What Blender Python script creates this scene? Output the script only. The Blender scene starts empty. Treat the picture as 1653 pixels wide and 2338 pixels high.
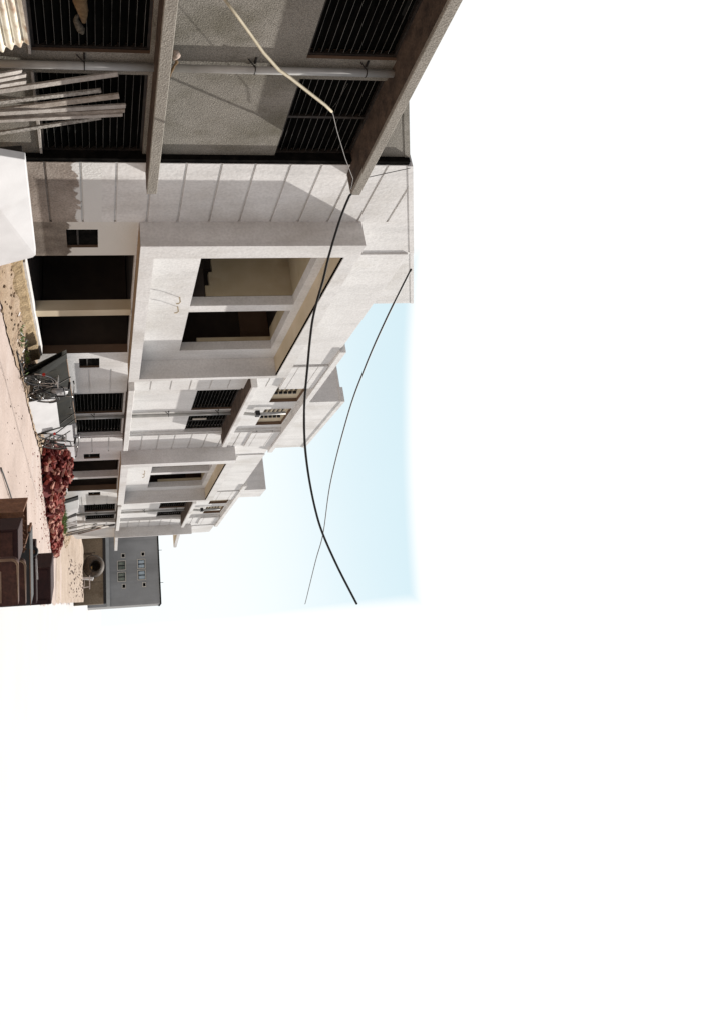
import bpy, bmesh, math, random
from mathutils import Vector, Matrix, noise
R = math.radians
sc = bpy.context.scene
col = sc.collection

# ------------------------------------------------------------------ camera
# The photograph lies on its side: the world's up points to the picture's right.
W_, H_ = 1653.0, 2338.0
U0, V0, FPX, TAU, ROLL = 690.45, 441.29, 1716.53, R(7.313248), 0.0140168
EYE = 1.5
Fw = Vector((0, math.cos(TAU), math.sin(TAU)))
Rt = Vector((1, 0, 0)); Up = Vector((0, -math.sin(TAU), math.cos(TAU)))
cr, sr = math.cos(ROLL), math.sin(ROLL)
Ua = Rt * cr - Up * sr
Va = Rt * sr + Up * cr
cam = bpy.data.cameras.new('camera')
cob = bpy.data.objects.new('camera', cam); col.objects.link(cob)
m = Matrix((Va, -Ua, -Fw)).transposed().to_4x4()
m.translation = Vector((0, 0, EYE))
cob.matrix_world = m
cam.sensor_fit = 'AUTO'; cam.sensor_width = 36
cam.lens = 36 * FPX / H_
cam.shift_x = (W_ / 2 - V0) / H_
cam.shift_y = (U0 - H_ / 2) / H_
cam.clip_start = 0.05; cam.clip_end = 3000
sc.camera = cob

# ------------------------------------------------------------------ facade frame
J = Vector((-1.27216, 11.78625))
Tv = Vector((5.85569, 11.70092)); PITCH = Tv.length
th = Tv.normalized(); nh = Vector((th.y, -th.x))
ROT = math.atan2(th.y, th.x)

def ray(U, V):
    a = (U - U0) / FPX; b = (V - V0) / FPX
    return Fw + Ua * a + Va * b
def at_n(U, V, n):            # pixel -> (t, n, z) on the vertical plane n = const, z above the eye
    r = ray(U, V); r2 = Vector((r.x, r.y))
    p = r * ((J.dot(nh) + n) / r2.dot(nh))
    q = Vector((p.x, p.y)) - J
    return (q.dot(th), q.dot(nh), p.z)
def at_t(U, V, t):
    r = ray(U, V); r2 = Vector((r.x, r.y))
    p = r * ((J.dot(th) + t) / r2.dot(th))
    q = Vector((p.x, p.y)) - J
    return (q.dot(th), q.dot(nh), p.z)
def wp(t, n, z):              # facade coordinates -> world
    q = J + th * t + nh * n
    return Vector((q.x, q.y, z + EYE))

# ------------------------------------------------------------------ light
SUN = (th * 2.48 + nh * 1.0)
SUN = Vector((SUN.x, SUN.y, 3.36)).normalized()
elev = math.asin(SUN.z); azim = math.atan2(SUN.x, SUN.y)
sl = bpy.data.lights.new('sun', 'SUN'); so = bpy.data.objects.new('sun', sl); col.objects.link(so)
sl.energy = 5.0; sl.angle = R(0.5); sl.color = (1.0, 0.965, 0.915)
so.rotation_euler = SUN.to_track_quat('Z', 'Y').to_euler()

world = bpy.data.worlds.new('World'); sc.world = world; world.use_nodes = True
nt = world.node_tree; nt.nodes.clear()
def N(t, **k):
    n = nt.nodes.new(t)
    for a, b in k.items(): setattr(n, a, b)
    return n
sky = N('ShaderNodeTexSky', sky_type='NISHITA'); sky.sun_disc = False
sky.sun_elevation = elev; sky.sun_rotation = azim; sky.dust_density = 2.0
tc = N('ShaderNodeTexCoord'); sep = N('ShaderNodeSeparateXYZ')
nt.links.new(tc.outputs['Generated'], sep.inputs[0])
def mathn(op, a, b=None, clamp=False):
    n = N('ShaderNodeMath', operation=op); n.use_clamp = clamp
    for i, v in enumerate((a, b)):
        if v is None: continue
        if isinstance(v, (int, float)): n.inputs[i].default_value = v
        else: nt.links.new(v, n.inputs[i])
    return n.outputs[0]
def mr(v, a, b, c, d):
    n = N('ShaderNodeMapRange', interpolation_type='SMOOTHSTEP')
    nt.links.new(v, n.inputs[0])
    for i, x in enumerate((a, b, c, d)): n.inputs[i + 1].default_value = x
    return n.outputs[0]
# thin bright overcast: pale blue only in one band of the sky, white towards the zenith and the horizon
az = mathn('ARCTAN2', sep.outputs['X'], sep.outputs['Y'])
el = mathn('ARCSINE', sep.outputs['Z'])
elt = mathn('ADD', el, mathn('MULTIPLY', az, 0.07))
hi = mathn('MAXIMUM', mr(elt, R(22.9), R(24.1), 0, 1), mr(az, R(-5), R(-.8), 1, 0))
side = mr(az, R(22.0), R(23.4), 0, 1)
lo = mr(el, R(8), R(24), 1, 0)
nz = N('ShaderNodeTexNoise'); nz.inputs['Scale'].default_value = 5; nz.inputs['Detail'].default_value = 4
nt.links.new(tc.outputs['Generated'], nz.inputs['Vector'])
cl = mathn('MAXIMUM', hi, side)
cl = mathn('MAXIMUM', cl, mathn('MULTIPLY', lo, 0.8))
glow = mathn('MULTIPLY', mr(az, R(48), R(72), 1, 0), mr(az, R(-75), R(-40), 0, 1))
cl = mathn('ADD', cl, mathn('MULTIPLY', mathn('SUBTRACT', nz.outputs[0], 0.5), 0.16), True)
deep = mathn('SUBTRACT', 1.0, glow, True)
mix = N('ShaderNodeMix', data_type='RGBA')
nt.links.new(cl, mix.inputs[0])
pale = N('ShaderNodeMix', data_type='RGBA'); pale.inputs[0].default_value = 0.93
nt.links.new(sky.outputs[0], pale.inputs[6]); pale.inputs[7].default_value = (5.35, 6.75, 7.2, 1)
nt.links.new(pale.outputs[2], mix.inputs[6]); mix.inputs[7].default_value = (7.9, 8.0, 8.0, 1)
fin = N('ShaderNodeMix', data_type='RGBA')      # sky outside the view, greyed and dimmed to lower the fill light
nt.links.new(deep, fin.inputs[0]); nt.links.new(mix.outputs[2], fin.inputs[6]); veil = N('ShaderNodeMix', data_type='RGBA'); veil.inputs[0].default_value = 0.65
nt.links.new(sky.outputs[0], veil.inputs[6]); veil.inputs[7].default_value = (3.0, 2.9, 2.75, 1)
nt.links.new(veil.outputs[2], fin.inputs[7])
bg = N('ShaderNodeBackground'); bg.inputs[1].default_value = 0.1
out = N('ShaderNodeOutputWorld')
nt.links.new(fin.outputs[2], bg.inputs[0]); nt.links.new(bg.outputs[0], out.inputs[0])

sc.view_settings.view_transform = 'Standard'; sc.view_settings.look = 'None'
sc.view_settings.exposure = 0.4; sc.view_settings.gamma = 1.0
sc.render.engine = 'CYCLES'
sc.cycles.max_bounces = 8; sc.cycles.diffuse_bounces = 5

# ------------------------------------------------------------------ materials
def mat(name, c1, c2=None, scale=3.0, rough=0.85, bump=0.0, bscale=40.0, spec=0.3, metal=0.0, stain=None, stain_scale=1.2, stain_lo=0.55, fine=0.0, detail=6, streak=0.0, streak_map=(2.6, 2.6, .22), patch=None):
    M = bpy.data.materials.new(name); M.use_nodes = True
    t = M.node_tree; b = t.nodes['Principled BSDF']
    b.inputs['Roughness'].default_value = rough
    b.inputs['Specular IOR Level'].default_value = spec
    b.inputs['Metallic'].default_value = metal
    g = t.nodes.new('ShaderNodeNewGeometry')
    no = t.nodes.new('ShaderNodeTexNoise'); no.inputs['Scale'].default_value = scale; no.inputs['Detail'].default_value = detail
    t.links.new(g.outputs['Position'], no.inputs['Vector'])
    r = t.nodes.new('ShaderNodeValToRGB')
    r.color_ramp.elements[0].position = 0.3; r.color_ramp.elements[1].position = 0.7
    r.color_ramp.elements[0].color = (*c1, 1); r.color_ramp.elements[1].color = (*(c2 or c1), 1)
    t.links.new(no.outputs[0], r.inputs[0])
    outc = r.outputs[0]
    if stain:
        n2 = t.nodes.new('ShaderNodeTexNoise'); n2.inputs['Scale'].default_value = stain_scale; n2.inputs['Detail'].default_value = 8; n2.inputs['Roughness'].default_value = 0.62
        mp = t.nodes.new('ShaderNodeMapping'); mp.inputs['Scale'].default_value = (1, 1, 0.55); mp.inputs['Location'].default_value = (3.1, 7.7, 1.3)
        t.links.new(g.outputs['Position'], mp.inputs[0]); t.links.new(mp.outputs[0], n2.inputs['Vector'])
        r2 = t.nodes.new('ShaderNodeValToRGB'); r2.color_ramp.elements[0].position = stain_lo; r2.color_ramp.elements[1].position = stain_lo + 0.22
        t.links.new(n2.outputs[0], r2.inputs[0])
        mx = t.nodes.new('ShaderNodeMix'); mx.data_type = 'RGBA'
        t.links.new(r2.outputs[0], mx.inputs[0]); t.links.new(outc, mx.inputs[6]); mx.inputs[7].default_value = (*stain, 1)
        outc = mx.outputs[2]
    if fine:
        n3 = t.nodes.new('ShaderNodeTexNoise'); n3.inputs['Scale'].default_value = bscale * 1.3; n3.inputs['Detail'].default_value = 3
        t.links.new(g.outputs['Position'], n3.inputs['Vector'])
        r3 = t.nodes.new('ShaderNodeMapRange'); r3.inputs[1].default_value = 0.32; r3.inputs[2].default_value = 0.62
        r3.inputs[3].default_value = 1 - fine; r3.inputs[4].default_value = 1 + fine * 0.35
        t.links.new(n3.outputs[0], r3.inputs[0])
        mm = t.nodes.new('ShaderNodeVectorMath'); mm.operation = 'SCALE'
        t.links.new(outc, mm.inputs[0]); t.links.new(r3.outputs[0], mm.inputs['Scale']); outc = mm.outputs[0]
    if streak:
        n5 = t.nodes.new('ShaderNodeTexNoise'); n5.inputs['Scale'].default_value = 1.0; n5.inputs['Detail'].default_value = 6; n5.inputs['Roughness'].default_value = .65
        m5 = t.nodes.new('ShaderNodeMapping'); m5.inputs['Scale'].default_value = streak_map
        t.links.new(g.outputs['Position'], m5.inputs[0]); t.links.new(m5.outputs[0], n5.inputs['Vector'])
        r5 = t.nodes.new('ShaderNodeMapRange'); r5.inputs[1].default_value = 0.50; r5.inputs[2].default_value = 0.74
        r5.inputs[3].default_value = 1.0; r5.inputs[4].default_value = 1 - streak
        t.links.new(n5.outputs[0], r5.inputs[0])
        m6 = t.nodes.new('ShaderNodeVectorMath'); m6.operation = 'SCALE'
        t.links.new(outc, m6.inputs[0]); t.links.new(r5.outputs[0], m6.inputs['Scale']); outc = m6.outputs[0]
    if patch is not None:                       # lower coat left unpainted up to a ragged brush line
        n7 = t.nodes.new('ShaderNodeTexNoise'); n7.inputs['Scale'].default_value = 3.5; n7.inputs['Detail'].default_value = 5
        t.links.new(g.outputs['Position'], n7.inputs['Vector'])
        sx = t.nodes.new('ShaderNodeSeparateXYZ'); t.links.new(g.outputs['Position'], sx.inputs[0])
        ma = t.nodes.new('ShaderNodeMath'); ma.operation = 'MULTIPLY_ADD'; ma.inputs[1].default_value = .5
        t.links.new(n7.outputs[0], ma.inputs[0]); t.links.new(sx.outputs['Z'], ma.inputs[2])
        mg = t.nodes.new('ShaderNodeMapRange'); mg.inputs[1].default_value = patch[0] + .25 - .012; mg.inputs[2].default_value = patch[0] + .25 + .012
        t.links.new(ma.outputs[0], mg.inputs[0])
        mq = t.nodes.new('ShaderNodeMix'); mq.data_type = 'RGBA'
        t.links.new(mg.outputs[0], mq.inputs[0]); t.links.new(outc, mq.inputs[6]); mq.inputs[7].default_value = (*patch[1], 1); outc = mq.outputs[2]
    t.links.new(outc, b.inputs['Base Color'])
    if bump:
        n4 = t.nodes.new('ShaderNodeTexNoise'); n4.inputs['Scale'].default_value = bscale; n4.inputs['Detail'].default_value = 5
        t.links.new(g.outputs['Position'], n4.inputs['Vector'])
        bp = t.nodes.new('ShaderNodeBump'); bp.inputs['Strength'].default_value = min(1, bump); bp.inputs['Distance'].default_value = 0.02
        t.links.new(n4.outputs[0], bp.inputs['Height']); t.links.new(bp.outputs[0], b.inputs['Normal'])
    return M
WHITE = mat('white_plaster', (.585, .57, .555), (.675, .66, .645), 1.1, .9, .25, 18, stain=(.50, .475, .445), stain_lo=.50, stain_scale=.9, fine=.10, streak=.16)
RAW = mat('raw_concrete', (.175, .16, .135), (.25, .23, .20), 1.3, .95, .5, 60, stain=(.12, .108, .08), stain_lo=.5, stain_scale=1.6, fine=.45)
RAWSLAB = mat('raw_slab_concrete', (.22, .20, .17), (.28, .255, .22), 2.0, .95, .6, 50, fine=.35)
BROWNC = mat('unpainted_base_plaster', (.23, .19, .16), (.36, .31, .27), 2.4, .95, .4, 30, stain=(.13, .095, .075), stain_lo=.55, fine=.25, patch=(1.24, (.61, .60, .58)))
BROWND = mat('unpainted_dirty_plaster', (.13, .105, .085), (.28, .24, .20), 1.8, .95, .4, 30, stain=(.07, .055, .045), stain_lo=.5, fine=.25, patch=(1.08, (.61, .585, .54)))
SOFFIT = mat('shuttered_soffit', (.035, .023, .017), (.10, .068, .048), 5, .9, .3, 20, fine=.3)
TAN = mat('cream_plaster', (.46, .385, .27), (.56, .48, .36), 1.5, .9, .08, 25, stain=(.50, .40, .28), stain_lo=.55)
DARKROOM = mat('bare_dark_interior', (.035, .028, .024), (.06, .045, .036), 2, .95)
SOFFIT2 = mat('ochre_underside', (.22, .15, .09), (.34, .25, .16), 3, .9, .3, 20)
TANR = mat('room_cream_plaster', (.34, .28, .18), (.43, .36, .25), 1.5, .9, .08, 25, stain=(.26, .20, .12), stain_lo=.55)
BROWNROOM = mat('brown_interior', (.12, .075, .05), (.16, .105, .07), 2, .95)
BLACK = mat('black_and_gap_shade', (.004, .004, .004), (.012, .011, .010), 8, 1.0, spec=0.0)
LOUV = mat('dark_louvre_glass', (.003, .003, .003), (.006, .006, .005), 6, 1.0, spec=.0)
LOUVE = mat('louvre_edge_highlight', (.015, .014, .012), (.20, .19, .175), 2.2, .6, spec=.2)  # pale edge colour stands for light caught along the blades
PVC = mat('grey_pipe', (.30, .295, .28), (.42, .415, .40), 4, .45, spec=.5, stain=(.30, .26, .21), stain_lo=.58)
IRON = mat('dark_iron', (.015, .013, .012), (.04, .03, .024), 12, .6, metal=.4)
RUST = mat('rusty_steel', (.035, .011, .008), (.085, .032, .02), 7, .8, .3, 30, stain=(.022, .012, .01), stain_lo=.5, fine=.3)
RUSTB = mat('orange_rust', (.12, .05, .025), (.20, .095, .05), 9, .85, .3, 30, stain=(.09, .035, .02), stain_lo=.55, fine=.3)
MAROON = mat('maroon_paint', (.016, .004, .004), (.03, .008, .007), 5, .85, fine=.2, bscale=30)
BLK = mat('black_paint', (.008, .008, .009), (.02, .018, .018), 6, .6)
EDGE = mat('worn_tan_edge', (.14, .08, .05), (.26, .17, .11), 9, .8)
WOOD = mat('grey_board_wood', (.24, .20, .165), (.42, .37, .32), 9, .85, .3, 40, stain=(.10, .085, .075), stain_lo=.58, fine=.25)
WOODP = mat('pale_board_wood', (.30, .265, .235), (.48, .44, .40), 7, .85, .3, 40, stain=(.14, .12, .10), stain_lo=.62, fine=.2)
WOODD = mat('old_speckled_wood', (.17, .15, .13), (.44, .41, .37), 28, .85, .3, 50, fine=.3)
STONE = mat('white_stone_slab', (.475, .47, .47), (.56, .553, .553), 2.2, .7, .05, 30, stain=(.42, .405, .40), stain_lo=.55)
CORR = mat('weathered_corrugated_sheet', (.52, .47, .36), (.72, .68, .60), 5, .55, .1, 30, spec=.5, stain=(.26, .15, .08), stain_scale=7, stain_lo=.50)
SAND = mat('pink_sand', (.36, .285, .245), (.43, .35, .31), 1.1, .95, .35, 18, stain=(.47, .40, .365), stain_scale=.5, stain_lo=.5, fine=.14, streak=.14, streak_map=(.9, .35, 1))
VERGE = mat('rubble_sand', (.27, .19, .12), (.36, .275, .20), 3, .95, .8, 30, stain=(.17, .10, .065), stain_scale=3.5, stain_lo=.56, fine=.3)
BANK = mat('pale_sand_bank', (.31, .24, .185), (.40, .32, .26), 1.4, .95, .8, 10, stain=(.28, .20, .15), stain_scale=1.6, stain_lo=.6, fine=.2)
CHALK = mat('chalky_ground', (.45, .447, .445), (.47, .467, .465), .6, .95)
PLINTH = mat('rubble_stone_footing', (.26, .185, .10), (.40, .30, .18), 6, .95, .9, 22, stain=(.15, .10, .055), stain_scale=5, stain_lo=.56, fine=.4)
BRK = [mat('red_brick_' + w, a, b, 14, .9, .4, 60, fine=.25) for w, a, b in (('deep', (.08, .008, .008), (.15, .018, .015)), ('mid', (.20, .032, .024), (.30, .06, .045)), ('pale', (.36, .15, .11), (.50, .26, .20)))]
GREYB = mat('grey_render', (.27, .265, .262), (.33, .325, .32), .25, .9, .1, 8, streak=.25, streak_map=(.5, .5, .03), stain=(.215, .21, .205), stain_scale=.16, stain_lo=.5)
GREYL = mat('pale_grey_band', (.36, .355, .34), (.42, .415, .40), 2, .9)
FRAMEC = mat('pale_window_frame', (.50, .45, .38), (.55, .50, .44), 2, .7)
PANE = mat('blue_grey_pane', (.40, .47, .52), (.46, .53, .58), 2, .25, spec=.6)
PANED = mat('dark_green_pane', (.05, .07, .055), (.26, .28, .22), 1.3, .25, spec=.6)
BWALL = mat('dirty_brown_wall', (.13, .098, .065), (.21, .17, .125), .9, .95, .3, 12, stain=(.10, .07, .045), stain_scale=.8, stain_lo=.52, fine=.2)
ROPE = mat('beige_conduit', (.30, .255, .17), (.38, .33, .24), 20, .7)
CABLE = mat('black_cable', (.008, .008, .008), (.014, .013, .013), 20, .5)
CLOTH = mat('faded_knotted_rag', (.16, .12, .09), (.42, .33, .28), 25, .95, .4, 60)
CLOTHD = mat('dull_twisted_rag', (.03, .025, .018), (.14, .115, .085), 30, .95, .6, 50)
JUTE = mat('brown_jute', (.09, .055, .025), (.19, .12, .06), 22, .95, .5, 60)
GLASSY = mat('dark_glass_sheet', (.008, .008, .006), (.02, .018, .012), 2.2, .55, spec=.12, stain=(.055, .045, .03), stain_scale=2.4, stain_lo=.56)
CHROME = mat('worn_chrome', (.18, .17, .16), (.5, .5, .5), 18, .3, metal=1.0)
TYRE = mat('tyre_rubber', (.012, .012, .012), (.03, .028, .026), 12, .8)
REDP = mat('red_reflector', (.45, .02, .015), (.5, .03, .02), 5, .4)
SACK = mat('grey_plastic_sack', (.30, .29, .28), (.55, .54, .54), 9, .35, .5, 14, spec=.5)
LEAF = mat('weed_leaf', (.07, .12, .025), (.14, .20, .05), 14, .7)
MIXER = mat('mixer_grimy_steel', (.03, .02, .014), (.09, .062, .04), 5, .7, .3, 20, fine=.3)
OCHRE = mat('ochre_rim', (.42, .24, .08), (.5, .3, .12), 8, .7)
PALEPAINT = mat('chipped_pale_paint', (.46, .40, .38), (.56, .50, .47), 8, .7)

# ------------------------------------------------------------------ mesh helpers
class MB:
    """collects shapes; conv maps the given coordinates to the object's own"""
    def __init__(s, conv=None):
        s.v = []; s.f = []; s.mi = []; s.conv = conv or (lambda p: p)
    def add(s, vs, fs, mi=0):
        o = len(s.v); s.v += [tuple(s.conv(p)) for p in vs]
        for f in fs: s.f.append(tuple(i + o for i in f)); s.mi.append(mi)
    def box(s, a, b, mi=0):
        (x0, y0, z0), (x1, y1, z1) = a, b
        s.add([(x0, y0, z0), (x1, y0, z0), (x1, y1, z0), (x0, y1, z0), (x0, y0, z1), (x1, y0, z1), (x1, y1, z1), (x0, y1, z1)],
              [(0, 3, 2, 1), (4, 5, 6, 7), (0, 1, 5, 4), (1, 2, 6, 5), (2, 3, 7, 6), (3, 0, 4, 7)], mi)
    def prism(s, poly, z0, z1, mi=0):
        n = len(poly)
        s.add([(x, y, z0) for x, y in poly] + [(x, y, z1) for x, y in poly],
              [tuple(range(n))[::-1], tuple(range(n, 2 * n))] + [(i, (i + 1) % n, n + (i + 1) % n, n + i) for i in range(n)], mi)
    def hexa(s, q, mi=0):
        s.add(q, [(0, 3, 2, 1), (4, 5, 6, 7), (0, 1, 5, 4), (1, 2, 6, 5), (2, 3, 7, 6), (3, 0, 4, 7)], mi)
    def tube(s, pts, r, seg=8, mi=0, cap=True):
        pts = [Vector(p) for p in pts]; rs = r if isinstance(r, (list, tuple)) else [r] * len(pts)
        vs = []; fs = []
        up = None
        for i, p in enumerate(pts):
            d = (pts[min(i + 1, len(pts) - 1)] - pts[max(i - 1, 0)]).normalized()
            if up is None:
                up = Vector((0, 0, 1)) if abs(d.z) < .9 else Vector((1, 0, 0))
            a = d.cross(up).normalized(); b = d.cross(a).normalized(); up = -b if False else up
            for k in range(seg):
                w = 2 * math.pi * k / seg
                vs.append(p + a * math.cos(w) * rs[i] + b * math.sin(w) * rs[i])
        for i in range(len(pts) - 1):
            for k in range(seg):
                fs.append((i * seg + k, i * seg + (k + 1) % seg, (i + 1) * seg + (k + 1) % seg, (i + 1) * seg + k))
        if cap:
            fs.append(tuple(range(seg))[::-1]); fs.append(tuple(range((len(pts) - 1) * seg, len(pts) * seg)))
        s.add(vs, fs, mi)
    def torus(s, c, R_, r, ax, ay, seg=36, k=8, a0=0, a1=2 * math.pi, mi=0):
        c = Vector(c); ax = Vector(ax).normalized(); ay = Vector(ay).normalized(); az_ = ax.cross(ay)
        full = abs(a1 - a0 - 2 * math.pi) < 1e-4; n = seg if full else seg + 1
        vs = []; fs = []
        for i in range(n):
            w = a0 + (a1 - a0) * i / seg; d = ax * math.cos(w) + ay * math.sin(w)
            for j in range(k):
                u = 2 * math.pi * j / k
                vs.append(c + d * (R_ + r * math.cos(u)) + az_ * r * math.sin(u))
        for i in range(seg):
            for j in range(k):
                i2 = (i + 1) % n
                fs.append((i * k + j, i * k + (j + 1) % k, i2 * k + (j + 1) % k, i2 * k + j))
        s.add(vs, fs, mi)
    def build(s, name, mats, parent=None, smooth=False):
        me = bpy.data.meshes.new(name); me.from_pydata(s.v, [], s.f)
        if not isinstance(mats, (list, tuple)): mats = [mats]
        for m_ in mats: me.materials.append(m_)
        me.polygons.foreach_set('material_index', s.mi)
        bm = bmesh.new(); bm.from_mesh(me); bmesh.ops.recalc_face_normals(bm, faces=bm.faces); bm.to_mesh(me); bm.free()
        if smooth:
            for p in me.polygons: p.use_smooth = True
        me.update()
        o = bpy.data.objects.new(name, me); col.objects.link(o)
        if parent: o.parent = parent
        return o
def tag(o, label=None, cat=None, group=None, kind=None):
    if label: o['label'] = label
    if cat: o['category'] = cat
    if group: o['group'] = group
    if kind: o['kind'] = kind
    return o
def empty(name, loc=(0, 0, 0), rz=0.0):
    o = bpy.data.objects.new(name, None); col.objects.link(o); o.empty_display_size = .3
    o.location = loc; o.rotation_euler = (0, 0, rz); return o
LC = lambda p: (p[0], -p[1], p[2] + EYE)          # (t, n, z over eye) -> local of a root standing on the facade line
def LMB(): return MB(LC)
def WMB(): return MB(lambda p: wp(*p))            # (t, n, z) straight to world
def bevel(o, w=.01, seg=1, lim=.6):
    b = o.modifiers.new('bevel', 'BEVEL'); b.width = w; b.segments = seg; b.limit_method = 'ANGLE'; b.angle_limit = lim
    return o

def wallgrid(mb, ts, zs, cell):
    """cell(tc, zc) -> None or (front n, back n, material)"""
    ts = sorted(set(round(x, 4) for x in ts)); zs = sorted(set(round(x, 4) for x in zs))
    C = [[cell((ts[i] + ts[i + 1]) / 2, (zs[k] + zs[k + 1]) / 2) for k in range(len(zs) - 1)] for i in range(len(ts) - 1)]
    q = lambda a, b, c, d, mi: mb.add([a, b, c, d], [(0, 1, 2, 3)], mi)
    def side(p0, p1, A, B):
        # p0,p1: functions n -> point for the edge ends; A, B neighbouring cells
        if A is None and B is None: return
        if A is None or B is None:
            c = A or B; q(p0(c[0]), p1(c[0]), p1(c[1]), p0(c[1]), c[3] if len(c) > 3 else c[2])
        else:
            if abs(A[0] - B[0]) > 1e-5: q(p0(A[0]), p1(A[0]), p1(B[0]), p0(B[0]), A[2] if A[0] > B[0] else B[2])
            if abs(A[1] - B[1]) > 1e-5: q(p0(A[1]), p1(A[1]), p1(B[1]), p0(B[1]), A[2])
    for i in range(len(ts) - 1):
        for k in range(len(zs) - 1):
            c = C[i][k]; t0, t1, z0, z1 = ts[i], ts[i + 1], zs[k], zs[k + 1]
            if c:
                q((t0, c[0], z0), (t1, c[0], z0), (t1, c[0], z1), (t0, c[0], z1), c[2])
                q((t0, c[1], z0), (t0, c[1], z1), (t1, c[1], z1), (t1, c[1], z0), c[2])
            left = C[i - 1][k] if i else None; low = C[i][k - 1] if k else None
            side(lambda n: (t0, n, z0), lambda n: (t0, n, z1), left, c)
            side(lambda n: (t0, n, z0), lambda n: (t1, n, z0), low, c)
            if i == len(ts) - 2: side(lambda n: (t1, n, z0), lambda n: (t1, n, z1), c, None)
            if k == len(zs) - 2: side(lambda n: (t0, n, z1), lambda n: (t1, n, z1), c, None)

# ------------------------------------------------------------------ ground
def sheet(name, poly, z, m_, nx=1):
    mb = MB(); mb.add([(x, y, z) for x, y in poly], [tuple(range(len(poly)))]); o = mb.build(name, m_)
    tag(o, kind='structure'); return o
sheet('ground', [(-1500, -200), (1500, -200), (1500, 2500), (-1500, 2500)], -0.02, SAND)
def facpoly(pts): return [tuple(wp(t, n, 0)[:2]) for t, n in pts]
o = sheet('pavement', facpoly([(-6, 4.3), (10.8, 4.3), (36.5, 2.1), (36.5, -60), (2400, -900), (2400, 2400), (-6, 2400)]), -0.012, CHALK)
# street: a gently uneven strip of pink sand between the houses and the far side
def relief(name, t0, t1, n0, n1, nt_, nn_, zf, m_, kind='structure'):
    mb = WMB(); vs = []; fs = []
    for i in range(nt_ + 1):
        for j in range(nn_ + 1):
            t = t0 + (t1 - t0) * i / nt_; a = n0(t) if callable(n0) else n0; b = n1(t) if callable(n1) else n1
            n = a + (b - a) * j / nn_
            vs.append((t, n, zf(t, n, j / nn_)))
    for i in range(nt_):
        for j in range(nn_):
            a = i * (nn_ + 1) + j; fs.append((a, a + 1, a + nn_ + 2, a + nn_ + 1))
    mb.add(vs, fs); o = mb.build(name, m_, smooth=True); tag(o, kind=kind); return o
GZ = -EYE
def nz3(t, n, s, seed=0): return noise.noise(Vector((t * s + seed, n * s, seed * .7)))
relief('street', -14, 31, 0.3, lambda t: 4.5 - .0875 * max(0, t - 10.8) + .12 * nz3(t, 0, 1.1, 5), 150, 40,
       lambda t, n, u: GZ + .012 * nz3(t, n, .9, 2) + .006 * nz3(t * .3, n, 5, 3) + .004, SAND)
# rubble verge between street and house footings
relief('verge', -14, 28, -0.05, lambda t: 1.02 + .16 * nz3(t, 0, .8, 9) + .06 * nz3(t, 0, 3, 11), 420, 22,
       lambda t, n, u: GZ + .03 + .17 * (1 - u) ** 1.3 * (1 + .5 * nz3(t, n, 1.5, 4)) + .05 * nz3(t, n, 4, 6) * (1 - u) + .02 * nz3(t, n, 13, 7), VERGE)

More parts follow.
